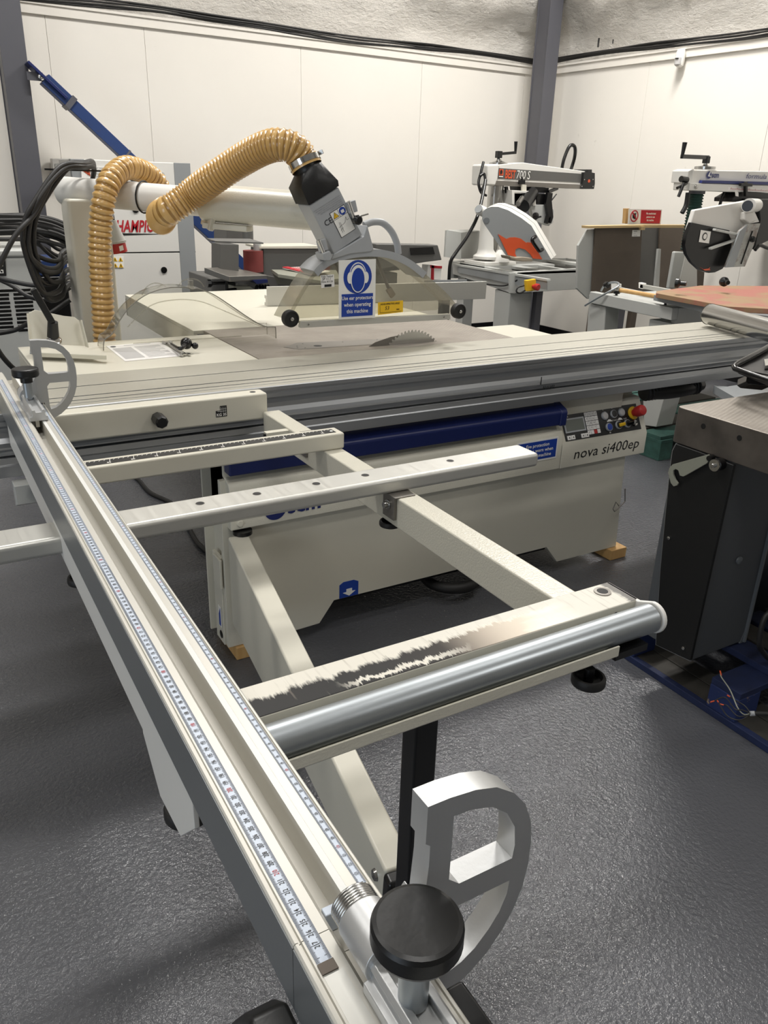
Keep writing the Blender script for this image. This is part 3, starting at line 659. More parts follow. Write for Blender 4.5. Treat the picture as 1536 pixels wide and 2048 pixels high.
# clamps, rods, handle
for q, (ax_, ay_, bx, bz) in enumerate(((((1.190,2.460,1.268)), 0, (1.213,2.460,1.218), 0), (((1.298,2.460,1.387)), 0, (1.323,2.460,1.329), 0))):
    link('clamp_screw', MB().cyl(ax_, bx, .006, n=12), 'chrome', saw)
    link('clamp_bracket', MB().bar(V(ax_) + V((.012, .008, 0)), V(ax_) + V((.022, .008, -.035)), .016, .03), 'silverp', saw, bevel=.002)
link('clamp_foot', MB().prism([(1.199,2.450,1.226), (1.227,2.450,1.235), (1.236,2.450,1.218), (1.230,2.450,1.202), (1.208,2.450,1.203)], (0, .06, 0)), 'silverp', saw, bevel=.004)
kb = link('wing_knob', MB().lathe((1.329,2.450,1.330), (0, -1, 0), [(.014, -.02), (.016, .004), (.01, .012)], 14), 'blacks', saw)
link('knob_wing', MB().bar((1.323,2.445,1.339), (1.364,2.445,1.349), .008, .004), 'steel', kb)
hp = [(1.391,2.520,1.310), (1.424,2.520,1.320), (1.464,2.520,1.317), (1.499,2.520,1.291), (1.523,2.520,1.252), (1.532,2.520,1.214)]
link('handle', MB().tube(hp, .012, 12), 'silverp', saw)
for a, b in (((1.277,2.520,1.189), (1.320,2.520,1.121)), ((1.432,2.520,1.219), (1.504,2.520,1.082))): link('guide_rod', MB().cyl(a, b, .006, n=10), 'oldsteel', saw)
link('rod_tip', MB().bar((1.492,2.515,1.097), (1.512,2.515,1.070), .012, .02), 'yellow' if 0 else 'grease', saw)
link('ruler_bar', MB().prism([(1.129,2.475,1.008), (1.740,2.475,1.001), (1.742,2.475,0.981), (1.129,2.475,0.986)], (0, .018, 0)), 'aluy', saw, bevel=.001)
for q in ((1.158,2.474,0.996), (1.711,2.474,0.992)): link('bar_screw', MB().lathe(q, (0, -1, 0), [(.004, 0), (.003, .002)], 10), 'steel', saw)
for a, dx in (((1.071,2.450,1.028), -1), ((1.740,2.450,1.019), 1)):
    wh = link('guard_wheel', MB().lathe(V(a) + V((0, -.008, 0)), (0, -1, 0), [(.012, 0), (.026, .002), (.0275, .006), (.0275, .024), (.026, .028), (.0225, .029), (.0215, .025), (.006, .024)], 28), 'rubber', saw)
    link('wheel_bolt', MB().lathe(V(a) + V((.0, -.032, 0)), (0, -1, 0), [(.006, 0), (.006, .008), (.003, .01)], 12), 'steel', wh)
# signs on the hood
sgn = link('safety_sign', MB().prism([(1.268,2.466,1.202), (1.410,2.466,1.204), (1.412,2.466,1.007), (1.270,2.466,1.008)], (0, .003, 0)), 'whitep', saw, label='white and blue ear protection sign on the guard')
sO = V((1.269,2.466,1.008)); sW = (V((1.411,2.466,1.007)) - sO).x; sH = V((1.268,2.466,1.202)).z - sO.z
def sgp(a, b, e=0): return V((sO.x + a * sW + .0, 2.4655 - e, sO.z + b * sH))
hx, hz, hr = .5, .715, .0565
def disc(c, rx_, rz_, e, n=32): return MB().prism([c + V((rx_ * math.cos(2 * PI * k / n), -e, rz_ * math.sin(2 * PI * k / n))) for k in range(n)], (0, -.0004, 0))
c_ = sgp(hx, hz)
for nm_, m_, rx_, rz_, dx, dz, e in (('sign_disc', 'bluep', .0545, .0555, 0, 0, 0), ('headband', 'whitep', .033, .044, 0, .004, .0006), ('headband_inner', 'bluep', .0305, .0405, 0, .0035, .0012), ('headband', 'whitep', .029, .038, 0, .0015, .0018), ('ear_cup', 'whitep', .0105, .019, -.031, -.002, .0022), ('ear_cup', 'whitep', .0105, .019, .031, -.002, .0022), ('head_outline', 'whitep', .028, .0425, 0, -.009, .0026), ('head', 'bluep', .0245, .039, 0, -.009, .0032)):
    link(nm_, disc(c_ + V((dx, 0, dz)), rx_, rz_, e), m_, sgn)
link('sign_field', MB().prism([sgp(.07, .04), sgp(.93, .04), sgp(.93, .43), sgp(.07, .43)], (0, -.0005, 0)), 'bluep', sgn)
mb = MB()
for k, s in enumerate(('Use ear protectors', 'when operating', 'this machine')): put_text(mb, s, sgp(.5, .33 - .115 * k, .0012), (1, 0, .0), (0, 0, 1), size=.0185 if k else .0176, align='C', bold=.012, xs=.9)
link('lettering', mb, 'whitep', sgn)
ys = link('setting_label', MB().prism([(1.426,2.472,1.057), (1.529,2.472,1.060), (1.530,2.472,1.019), (1.427,2.472,1.014)], (0, .001, 0)), 'yellow', saw, label='yellow label with handwritten 53')
a_ = V((1.430,2.471,1.047)); b_ = V((1.526,2.471,1.049)); rr_ = (b_ - a_).normalized()
text('lettering', 'HOOD EFFECTIVE LARGE', V((1.436,2.471,1.047)), rr_, (0, 0, 1), 'blackp', ys, width=.078, size=.0085, bold=.02)
text('lettering', '53', V((1.455,2.471,1.030)), rr_, (0, 0, 1), 'blackp', ys, size=.018, shear=.15)
link('label_rule', MB().bar((1.435,2.471,1.021), (1.523,2.471,1.023), .0006, .001, (0, -1, 0)).bar((1.434,2.471,1.047), (1.435,2.471,1.021), .0006, .0006, (0, -1, 0)), 'blackp', ys)
text('lettering', 'mm', V((1.502,2.471,1.028)), rr_, (0, 0, 1), 'blackp', ys, size=.008, bold=.03)
ws = link('test_label', MB().prism([(1.203,2.472,1.155), (1.253,2.472,1.157), (1.255,2.472,1.117), (1.206,2.472,1.114)], (0, .001, 0)), 'paper', saw, label='small white handwritten test label')
mb = MB(); put_text(mb, 'Fully Tested', V((1.206,2.471,1.148)), rr_, (0, 0, 1), width=.042, size=.009); put_text(mb, 'SP 11.1', V((1.209,2.471,1.139)), rr_, (0, 0, 1), size=.011); put_text(mb, 'Date 4/1/24', V((1.206,2.471,1.131)), rr_, (0, 0, 1), width=.042, size=.009)
link('lettering', mb, 'blackp', ws)
link('label_bar', MB().prism([(1.217,2.471,1.125), (1.243,2.471,1.126), (1.243,2.471,1.118), (1.217,2.471,1.117)], (0, .0004, 0)), 'blackp', ws)

# swinging support arm and post under the outrigger
A0, A1 = V((.742, 2.095, .452)), V((.567, .86, .36)); ad = (A1 - A0).normalized(); asd = ad.cross(V((0, 0, 1))).normalized()
def armsec(t_): return A0.lerp(A1, t_), .031 - .004 * t_, .30 - .16 * min(1, t_ / .9)
mb = MB(); secs = []
for t_ in (0, .25, .5, 1): 
    c_, hw, dp = armsec(t_); secs += [c_ - asd * hw, c_ + asd * hw, c_ + asd * hw - V((0, 0, dp)), c_ - asd * hw - V((0, 0, dp))]
fs = [(0, 1, 2, 3), (12, 15, 14, 13)]
for k in range(3):
    for q in range(4): fs.append((k * 4 + q, k * 4 + (q + 1) % 4, k * 4 + 4 + (q + 1) % 4, k * 4 + 4 + q))
mb.add(secs, fs); link('swing_arm', mb, 'cream', saw, bevel=.006, seg=3)
c_, hw, dp = armsec(1)
link('arm_end_cap', MB().bar(c_ - ad * .002 - V((0, 0, .065)), c_ + ad * .028 - V((0, 0, .065)), .066, .14), 'blacks', saw, bevel=.008, seg=3)
link('cap_screw', MB().lathe(c_ + ad * .028 + asd * .004 - V((0, 0, .04)), ad, [(.008, 0), (.006, .003)], 12), 'steel', saw)
link('arm_bolt', MB().lathe(c_ - ad * .04 + asd * hw - V((0, 0, .05)), asd, [(.012, 0), (.01, .005), (.004, .007)], 14), 'steel', saw)
link('arm_bracket', MB().bar(c_ - V((0, 0, .10)), (.466, .675, .25), .04, .05), 'blacks', saw)
link('support_post', MB().box(.449, .483, .659, .691, .2, .8375), 'blacks', saw, bevel=.003)

# ------------------------------------------------------------------ outrigger frame
fr = thing('crosscut_outrigger', 'cream welded outrigger table frame with roller bar, carried beside the saw carriage', 'outrigger table', (.5, 1.4, .8))
link('carriage_beam', MB().box(.215, .823, 2.03, 2.083, .824, .897), 'cream', fr, bevel=.006, seg=3)
link('beam_hole', MB().lathe((.79, 2.057, .8968), (0, 0, 1), [(.009, 0), (.008, .0006)], 16), 'blackmatt', fr)
hb = link('black_handle', MB().lathe((.513, 2.03, .862), (0, -1, 0), [(.015, 0), (.017, .004), (.017, .045), (.013, .05)], 8), 'black', fr, sharp=.5)
st = link('weight_label', MB().box(.672, .703, 2.0288, 2.03, .845, .862).box(.684, .703, 2.0288, 2.03, .862, .875), 'blackp', fr)
mb = MB(); put_text(mb, 'KG 35', (.6875, 2.0282, .8475), (1, 0, 0), (0, 0, 1), size=.0105, align='C', bold=.03)
for a in (.686, .692, .698): mb.box(a, a + .0007, 2.0282, 2.0287, .857, .872)
for b in (.86, .866): mb.box(.676, .701, 2.0282, 2.0287, b, b + .0007)
link('lettering', mb, 'whitep', st)
link('main_tube', MB().box(.808, .858, .76, 2.031, .778, .845), 'cream_tex', fr, bevel=.004, seg=3)
link('side_tube', MB().box(.156, .207, .768, 2.025, .834, .8995), 'white', fr, bevel=.004)
link('side_tube_end', MB().px([(.80, .838), (.80, .895), (.60, .895), (.60, .862), (.66, .80), (.74, .79)], .1545, .160), 'white', fr, bevel=.001)
sb = link('scale_beam', MB().box(.205, .862, 1.64, 1.695, .845, .885), 'cream', fr, bevel=.005, seg=3)
link('scale_tape', MB().box(.25, .845, 1.652, 1.679, .885, .8856), 'blackp', fr)
mb = MB()
for k in range(58):
    x = .262 + k * .01
    mb.prism([(x, 1.672, .8858), (x + .001, 1.672, .8858), (x + .0045, 1.677, .8858), (x + .0035, 1.677, .8858)] if k % 5 else [(x, 1.66, .8858), (x + .0012, 1.66, .8858), (x + .005, 1.677, .8858), (x + .0038, 1.677, .8858)], (0, 0, .0003))
    if k % 5 == 0: put_text(mb, str(90 - k), (x - .006, 1.6535, .8862), (1, 0, 0), (0, 1, 0), size=.009, bold=.02)
link('scale_marks', mb, 'whitep', fr)
link('scale_rivet', MB().lathe((.838, 1.665, .8856), (0, 0, 1), [(.004, 0), (.003, .0006)], 10), 'whitep', fr)
hi = link('tilt_bracket', MB().box(.815, .855, 1.74, 1.80, .845, .850).box(.802, .808, 1.735, 1.79, .80, .848), 'oldsteel', fr, bevel=.001)
link('bracket_bolt', MB().lathe((.802, 1.765, .826), (-1, 0, 0), [(.012, 0), (.012, .004), (.007, .005), (.007, .012)], 14), 'steel', fr)
# alloy rail with holes
link('alloy_rail', MB().box(-.35, 1.205, 1.322, 1.402, .847, .88), 'aluy', fr, bevel=.009, seg=3)
mb = MB(); mb2 = MB()
for q in ((0.412,1.366,0.880), (0.526,1.366,0.880), (0.654,1.366,0.880), (0.768,1.367,0.880), (0.984,1.367,0.880)): mb.lathe((q[0], q[1], .8803), (0, 0, 1), [(.0075, 0), (.0075, .0003)], 16); mb2.lathe((q[0], q[1], .8801), (0, 0, 1), [(.0088, 0), (.0085, .0003)], 16)
link('rail_hole', mb, 'blackmatt', fr); link('hole_rim', mb2, 'oldsteel', fr)
link('rail_clamp', MB().box(.80, .808, 1.30, 1.345, .795, .846).box(.80, .85, 1.296, 1.33, .8455, .8475), 'oldsteel', fr, bevel=.001)
link('clamp_bolt', MB().lathe((.80, 1.322, .825), (-1, 0, 0), [(.011, 0), (.011, .003), (.007, .004), (.007, .012)], 14), 'steel', fr)
# roller bar
link('roller_bar', MB().box(.17, .868, .703, .766, .838, .886), ['cream', 'worn'], fr, bevel=.002)
ob = bpy.context.scene.objects['roller_bar'].data
for pl in ob.polygons:
    if pl.normal.z > .9: pl.material_index = 1
bq = (0.834,0.745,0.886)
link('bar_bush', MB().lathe((bq[0], bq[1], .8855), (0, 0, 1), [(.013, 0), (.013, .002), (.0085, .0022), (.0085, .0)], 20), 'oldsteel', fr)
link('bush_hole', MB().lathe((bq[0], bq[1], .8872), (0, 0, 1), [(.0083, 0), (.0083, .0008)], 20), 'blackmatt', fr)
link('pin_hole', MB().lathe((.822, .7028, .872), (0, -1, 0), [(.004, 0), (.004, .0004)], 12), 'blacks', fr)
link('lower_flange', MB().px([(.70, .838), (.70, .847), (.6465, .847), (.6455, .866), (.6425, .866), (.6425, .850), (.655, .838)], .17, .771), 'cream_tex', fr, bevel=.001)
link('roller', MB().tube([(.205, .6705, .873), (.857, .6705, .873)], .0215, 36, smoothpath=False), 'galv', fr)
link('roller_collar', MB().tube([(.857, .6705, .873), (.861, .6705, .873)], .017, 24, smoothpath=False), 'blacks', fr)
ep = [(.766, .836), (.766, .886), (.70, .886)] + [(.6705 + .024 * math.cos(a), .873 + .024 * math.sin(a)) for a in [PI * .45 + k * PI * .95 / 12 for k in range(13)]] + [(.69, .838)]
link('end_plate', MB().px(ep, .861, .868), 'whitep', fr, bevel=.002)
link('roller_rest', MB().box(.772, .835, .648, .70, .838, .849), 'blacks', fr)
def handwheel(name, c, r=.026, h=.016, stem=.03):
    hw = link(name, MB().lathe(V(c) - V((0, 0, stem + h)), (0, 0, 1), [(r * .8, 0), (r * .97, .002), (r, .004), (r, h - .003), (r * .93, h), (r * .8, h), (r * .76, h * .4), (r * .3, h * .4), (r * .3, h * .4)], 28), 'rubber', fr)
    link('wheel_stem', MB().cyl(V(c) - V((0, 0, stem + h * .8)), c, r * .3, n=12), 'blacks', hw); return hw
handwheel('hand_wheel', (0.731,0.654,0.836), .024, .015, .012)
handwheel('hand_wheel', (.823, 1.35, .785), .024, .013, .012)
handwheel('hand_wheel', (.745, 1.86, .836), .018, .014, .012)
handwheel('hand_wheel', (0.190,0.765,0.757), .028, .018, .015)
handwheel('hand_wheel', (0.185,1.361,0.794), .024, .014, .012)
link('wheel_yoke', MB().box(.745, .81, 1.85, 1.87, .832, .84), 'cream', fr)
link('slide_block', MB().px([(2.08, .66), (2.08, .73), (2.03, .73), (2.03, .68)], .15, .25), 'lgrey', fr, bevel=.002)
link('slide_block_knob', MB().lathe((.21, 2.03, .715), (0, -1, 0), [(.022, 0), (.022, .016), (.016, .02)], 16), 'rubber', fr)

# ------------------------------------------------------------------ crosscut fence with rulers
fe = thing('crosscut_fence', 'long aluminium crosscut fence with twin measuring tapes lying across the outrigger frame', 'fence', (.19, 1.0, .89))
Zt = .966
fp = [(.2275, .901), (.2275, Zt - .001), (.2262, Zt + .0006), (.2245, Zt + .0006), (.2242, Zt - .001), (.2232, Zt), (.2155, Zt), (.2085, Zt - .0008), (.208, Zt - .0002), (.2022, Zt - .0005), (.2015, Zt - .006), (.2015, Zt - .030), (.1932, Zt - .030), (.1928, Zt - .0292), (.1923, Zt - .0292), (.1919, Zt - .030), (.185, Zt - .030), (.184, Zt - .006), (.180, Zt), (.1735, Zt), (.1615, Zt), (.1605, Zt), (.1592, Zt), (.1585, Zt - .002), (.1570, Zt - .002), (.1566, Zt + .0004), (.1545, Zt + .0006), (.1532, Zt - .001), (.1532, .901)]
def fence_bar(name, y0, y1): return link(name, MB().prism([(x, y0, z) for x, z in fp], (0, y1 - y0, 0)), ['fencealu', 'wornwhite'], fe, sharp=.4)
fb = fence_bar('fence_bar', .3595, 2.25)
for pl in fb.data.polygons:
    if .2021 < pl.center.x < .2081 and pl.normal.z > .9: pl.material_index = 1
fence_bar('fence_extension', .10, .3588)
link('left_face', MB().box(.1525, .1533, .10, .3585, .902, .963), 'facegrey', fe)
link('left_face', MB().box(.1525, .1533, .3595, 2.25, .902, .963), 'facegrey', fe)
YT0 = .3365          # near end of the left tape; 217.5 cm there
def ycm(c): return 1.122 - (c - 140) / 100
def ruler(xc, wd, c_near, c_far, nm):
    tp = link(nm, MB().box(xc - wd / 2, xc + wd / 2, ycm(c_near), ycm(c_far), Zt - .0004, Zt + .0004), ['tape', 'tapee'], fe)
    mb = MB(); red = MB(); z = Zt + .0006
    link('tape_edge', MB().box(xc - wd / 2, xc - wd * .27, ycm(c_near), ycm(c_far), Zt + .0003, Zt + .0005).box(xc + wd * .27, xc + wd / 2, ycm(c_near), ycm(c_far), Zt + .0003, Zt + .0005), 'tapee', tp)
    for k in range(int(c_far * 10), int(c_near * 10)):
        y = ycm(k / 10); L = wd * (.34 if k % 10 == 0 else .25 if k % 5 == 0 else .16) 
        if y > 1.0 and k % 5: continue
        q = .00016 if y < 1 else .0004
        for sx in (-1, 1):
            xa, xb = sorted((xc + sx * wd / 2, xc + sx * (wd / 2 - L))); mb.add([(xa, y - q, z), (xb, y - q, z), (xb, y + q, z), (xa, y + q, z)], [(0, 1, 2, 3)])
    for c in range(int(c_far) + 1, min(217, int(c_near)) + 1):
        tgt = red if c % 10 == 0 else mb
        put_text(tgt, str(c), (xc + wd * .2, ycm(c), z + .0001), (0, 1, 0), (-1, 0, 0), size=wd * .52, align='C', bold=.015, xs=.62 if c > 99 else .8)
    link('ruler_marks', mb, 'blackp', tp)['kind'] = 'stuff'; link('ruler_tens', red, 'redp', tp)['kind'] = 'stuff'
ruler(.1665, .0112, 218.45, 36, 'measuring_tape')
ruler(.2195, .0066, 214, 36, 'measuring_tape')
link('tape_end', MB().box(.1606, .1724, .329, .3374, Zt, Zt + .0014), 'brown', fe)
link('end_floor', MB().box(.161, .1755, .10, .3285, Zt - .0085, Zt + .0002), 'aluy', fe)
link('slot_bumper', MB().box(.187, .198, .378, .386, Zt - .0295, Zt - .011), 'tape', fe, bevel=.001)
# black end foot at the near end, left side, and black bar at the right
link('end_handle', MB().prism([(0.152,0.433,0.777), (0.152,0.437,0.797), (0.152,0.417,0.836), (0.152,0.389,0.880), (0.152,0.370,0.900), (0.152,0.348,0.900), (0.152,0.342,0.894)], (-.03, 0, 0)), 'black', fe, bevel=.005, seg=3)
link('side_strip', MB().box(.2278, .246, .10, .29, .935, .955), 'blacks', fe, bevel=.003)

# ------------------------------------------------------------------ flip stops
def flip_stop(label):
    t = thing('flip_stop', label, 'stop', (.196, .28, .966))
    # D shaped blade: straight stem and half-round rim with two openings
    yb, th = .30, .0175
    def dz(p): return V((p[0], yb, p[1]))
    out = [(.216, 1.108), (.232, 1.108), (.251, 1.106), (.268, 1.101), (.283, 1.090), (.294, 1.076), (.301, 1.058), (.3035, 1.040), (.3035, 1.020), (.301, 1.0), (.295, .982), (.286, .965), (.274, .95), (.26, .939), (.246, .932), (.234, .93), (.2288, .93), (.2288, .9685), (.216, .9685), (.216, 1.0), (.2195, 1.06), (.2195, 1.076), (.216, 1.079)]
    up_ = [(.236, 1.092), (.250, 1.091), (.266, 1.086), (.279, 1.075), (.287, 1.06), (.289, 1.043), (.288, 1.032), (.2445, 1.032), (.236, 1.04)]
    lo_ = [(.2445, 1.012), (.288, 1.012), (.287, 1.0), (.282, .986), (.274, .974), (.263, .962), (.252, .955), (.2405, .952), (.2385, .96), (.2385, 1.005)]
    bm = bmesh.new()
    def loop(pts): 
        vs = [bm.verts.new((p[0], yb, p[1])) for p in pts]; return [bm.edges.new((vs[i], vs[(i + 1) % len(vs)])) for i in range(len(vs))]
    es = loop(out) + loop(up_) + loop(lo_)
    bmesh.ops.triangle_fill(bm, use_beauty=True, edges=es)
    g = bmesh.ops.extrude_face_region(bm, geom=bm.faces[:]); bmesh.ops.translate(bm, verts=[e for e in g['geom'] if isinstance(e, bmesh.types.BMVert)], vec=(0, th, 0))
    mb = MB(); bm.verts.index_update(); mb.add([v.co[:] for v in bm.verts], [tuple(v.index for v in f.verts) for f in bm.faces]); bm.free()
    link('stop_blade', mb, 'alucast', t, sharp=.5)
    link('blade_web', MB().prism([(.188, yb + .001, .985), (.217, yb + .001, 1.028), (.222, yb + .001, 1.005), (.217, yb + .001, .972), (.19, yb + .001, .972)], (0, .022, 0)), 'alucast', t, bevel=.001)
    link('pivot_barrel', MB().tube([(.197, .305, .985), (.197, .343, .985)], .018, 32, smoothpath=False), 'alucast', t, bevel=.001)
    mb = MB()
    for k in range(6): mb.tube(circ((.197, .345 + k * .0022, .985), .0155, 28, 'y'), .0013, 6, closed=True, smoothpath=False)
    link('pivot_spring', mb, 'steel', t)
    link('pivot_pin', MB().tube([(.197, .343, .985), (.197, .36, .985)], .012, 18, smoothpath=False), 'steel', t)
    # carrier block riding on the slot
    pr = [(.178, .9672), (.178, .976), (.1835, .9775), (.1845, .982), (.182, .987), (.1845, .991), (.190, .991), (.191, .986), (.203, .986), (.204, .991), (.2085, .991), (.2115, .987), (.209, .982), (.2105, .9775), (.2145, .976), (.2145, .9672)]
    link('carrier_block', MB().prism([(x, .158, z) for x, z in pr], (0, .148, 0)), 'alucast', t, bevel=.0008)
    link('slot_key', MB().box(.189, .1965, .162, .172, .9535, .967), 'steel', t)
    link('knob_shaft', MB().cyl((.195, .274, .987), (.195, .274, 1.03), .0095, n=20), 'galv', t)
    k = link('clamp_knob', MB().lathe((.195, .274, 1.024), (0, 0, 1), [(.0125, 0), (.0125, .012), (.026, .0135), (.0277, .017), (.0277, .027), (.0265, .030), (.024, .031), (.012, .0308)], 40), 'black', t, sharp=.35)
    return t
near = flip_stop('silver D-shaped flip stop with round black knob at the near end of the fence')
far = copy_tree(near, (.196, .28 + 1.585, .966)); far['label'] = 'silver D-shaped flip stop at the far end of the fence, beside the saw table'
near['group'] = far['group'] = 'flip stops on the crosscut fence'

# ------------------------------------------------------------------ hose, plug, cables on the saw
hp = [(1.177,2.520,1.486), (1.165,2.530,1.514), (1.135,2.530,1.539), (1.097,2.550,1.547), (1.063,2.600,1.535), (1.014,2.680,1.497), (0.951,2.750,1.445), (0.894,2.820,1.393), (0.844,2.840,1.356), (0.812,2.860,1.333), (0.815,2.940,1.318), (0.849,3.060,1.294), (0.902,3.200,1.304), (0.917,3.270,1.359), (0.904,3.270,1.412), (0.864,3.240,1.446), (0.805,3.190,1.465), (0.744,3.130,1.465), (0.682,3.070,1.424), (0.649,3.050,1.359), (0.633,3.060,1.280), (0.620,3.060,1.179), (0.615,3.060,1.076), (0.609,3.060,0.971), (0.606,3.060,0.895), (0.603,3.060,0.843)]
STEP = .0045
ho = thing('extraction_hose', 'amber ribbed extraction hose looping from the blade guard over the white arm tube', 'hose', (0.800,2.900,1.318))
sp_ = spline([V(p) for p in hp], STEP); NS = len(sp_)
phs, hr_ = [], []
ph = 0.0
for i in range(NS):
    t_ = i / (NS - 1); f = min(1, max(0, (t_ - .36) / .2)); ph += 1 / (3.0 + 1.6 * f); phs.append(ph); hr_.append(.047 - .0085 * f)
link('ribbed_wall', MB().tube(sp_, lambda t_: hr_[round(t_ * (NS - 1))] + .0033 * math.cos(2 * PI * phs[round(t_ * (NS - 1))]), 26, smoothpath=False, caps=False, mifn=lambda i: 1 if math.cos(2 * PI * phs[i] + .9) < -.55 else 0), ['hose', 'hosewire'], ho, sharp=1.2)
b0, b1 = V(sp_[0]), V(sp_[5]); bd = (b1 - b0).normalized()
link('hose_cuff', MB().tube([b0 - bd * .004, b0 + bd * .012], .0515, 28, smoothpath=False, caps=False), 'hose', ho)
cl = link('hose_clamp', MB().tube([b0 + bd * .004, b0 + bd * .022], .0535, 28, smoothpath=False, caps=False), 'chrome', ho)
link('clamp_screw', MB().bar(b0 + bd * .013 + rx * .05, b0 + bd * .013 + rx * .068 + V((0, -.012, 0)), .012, .012), 'steel', cl)
link('print', MB().bar((0.871,3.140,1.412), (0.902,3.140,1.408), .02, .03), 'yellow', ho) if 0 else None
tc_ = V(tA.lerp(tB, .50)); td = (tB - tA).normalized()
tu = td.orthogonal().normalized(); tw = td.cross(tu)
pts = [tc_ + (tu * math.cos(k * PI / 12) + tw * math.sin(k * PI / 12)) * .0538 for k in range(24)]
ti = thing('cable_tie', 'thin black cable tie round the arm tube holding up the hose', 'cable tie', tc_)
link('strap', MB().tube(pts, .003, 6, closed=True, smoothpath=False), 'blacks', ti)
link('tie_head', MB().bar((0.835,3.050,1.405), (0.846,3.050,1.411), .012, .01), 'blacks', ti)
# coil of black cable over the post
ck = thing('cable_coil', 'thick coil of black cable hung over the post behind the saw', 'cable', (0.544,3.200,1.322))
rnd = random.Random(11)
for k in range(9):
    a = k * .8; dx, dz, dy = rnd.uniform(-7, 7), rnd.uniform(-9, 16), rnd.uniform(-.05, .05)
    lo_y = 470 + k * 8 + rnd.uniform(-6, 6)
    def Q(x, y, Y=3.15):
        # 3-D points in a vertical plane just in front of the post
        return V((.592 + (x - 155) * .00203 + (Y - 3.2) * .3, Y, 1.37 - (y - 388) * .00205))
    ring = [Q(172 + dx * .3, 342 - k * 1.0, 3.2 + dy * .5), Q(140 + dx, 347 - k * .6, 3.14 + dy * .5), Q(104 + dx - k, 385 + k * 2, 3.1 + dy), Q(82 + dx - k * .5, 430, 3.09 + dy), Q(74 + dx, 470 + dz * .5, 3.09 + dy), Q(88 + dx, lo_y + 20, 3.12 + dy), Q(104 + dx * .4, lo_y + 30, 3.24 + dy), Q(108, lo_y + 18, 3.36), Q(132, lo_y + 6, 3.43), Q(150, 430, 3.44), Q(170, 372, 3.42), Q(182, 342 - k, 3.33)]
    link('cable_turn', MB().tube(ring, .0085, 8, closed=True), 'cable', ck)
link('cable_tail', MB().tube([Q(118, 372, 3.08), Q(92, 415, 3.05), Q(60, 450, 3.0), Q(20, 520, 2.98), Q(8, 580, 2.96), Q(20, 630, 2.95), Q(50, 672, 2.98), Q(85, 690, 3.1), Q(100, 700, 3.3)], .0085, 8), 'cable', ck)
pl = thing('power_plug', 'red and grey industrial power plug hanging beside the amber hose', 'plug', (0.753,3.350,1.227))
p0, p1, p2, p3 = V((0.728,3.300,1.284)), V((0.732,3.300,1.243)), V((0.737,3.300,1.205)), V((0.745,3.300,1.166))
link('plug_grip', MB().tube([p0, p1, p2], lambda t_: .014 + .02 * t_, 20, smoothpath=False), 'lgrey', pl)
link('plug_collar', MB().cyl(p2 - (p2 - p1) * .12, p2 + (p2 - p1) * .1, .036, .034, 22), 'lgrey', pl)
link('plug_shroud', MB().cyl(p2, p3, .030, .029, 22), 'red', pl)
link('plug_label', MB().prism([(0.736,3.268,1.191), (0.751,3.268,1.196), (0.753,3.268,1.178), (0.738,3.268,1.173)], (0, .002, 0)), 'whitep', pl)
link('plug_cable', MB().tube([p0, (0.735,3.350,1.300), (0.759,3.600,1.259), (0.756,3.750,1.180), (0.741,3.800,1.135)], .009, 8), 'cable', pl)
for k, (lab, pts) in enumerate((('black cable sagging from left edge to the saw post, upper of three', [(0.301,3.600,1.063), (0.365,3.550,1.044), (0.458,3.500,1.029), (0.532,3.450,1.049), (0.594,3.500,1.065)]), ('black cable sagging across the vent grille to the saw post, middle of three', [(0.325,3.680,1.044), (0.380,3.630,1.015), (0.434,3.580,0.975), (0.509,3.580,0.964), (0.592,3.580,1.007)]), ('black cable rising to the saw post behind the lever bracket, lowest of three', [(0.282,3.550,0.841), (0.357,3.550,0.852), (0.411,3.500,0.887), (0.480,3.500,0.913), (0.573,3.500,0.968)]))):
    solo('power_cable', MB().tube(pts, .009, 8), 'cable', lab, 'cable', 'cables running to the saw post')

# ------------------------------------------------------------------ things on the tables
cg = thing('clear_blade_hood', 'clear plastic arched blade hood standing loose on the cream saw table', 'guard', (.85, 2.77, .9))
arch = [(0.537,2.750,0.907), (0.544,2.750,0.938), (0.570,2.750,0.956), (0.600,2.750,1.000), (0.640,2.750,1.044), (0.698,2.750,1.080), (0.766,2.750,1.097), (0.829,2.750,1.096), (0.850,2.750,1.089), (0.873,2.750,1.090), (0.922,2.750,1.071), (0.983,2.750,1.031), (1.056,2.750,0.980), (1.109,2.750,0.950), (1.148,2.750,0.945), (1.154,2.750,0.941), (1.155,2.750,0.902)]
ap = spline([V(p) for p in arch]); ap[0].z = .903; ap[-1].z = .903
wv = V((0, .085, 0))
link('back_wall', MB().prism([p + V((0, .082, 0)) for p in ap], (0, .003, 0)), 'clear', cg)
mb = MB(); 
up = [V((0, 0, .0))] * len(ap)
for i in range(len(ap) - 1):
    a, b = ap[i], ap[i + 1]; o_ = V((0, 0, .0015)); mb.add([a + o_, b + o_, b + wv + o_, a + wv + o_, a - o_, b - o_, b + wv - o_, a + wv - o_], [(0, 1, 2, 3), (4, 7, 6, 5)])
link('top_band', mb, 'clear', cg)
link('front_rib', MB().tube(ap, .0018, 8, smoothpath=False), 'ribclear', cg)
link('back_rib', MB().tube([p + wv for p in ap], .0017, 8, smoothpath=False), 'clearedge', cg)
link('inner_ridge', MB().tube([(0.633,2.800,0.966), (0.715,2.800,1.033), (0.803,2.800,1.050), (0.891,2.800,1.041), (0.981,2.800,1.003), (1.094,2.800,0.951), (1.133,2.800,0.936)], .0018, 8), 'clearedge', cg)
link('bottom_edge', MB().box(ap[0].x + .12, ap[-1].x - .10, 2.840, 2.843, .9003, .904), 'clearedge', cg)
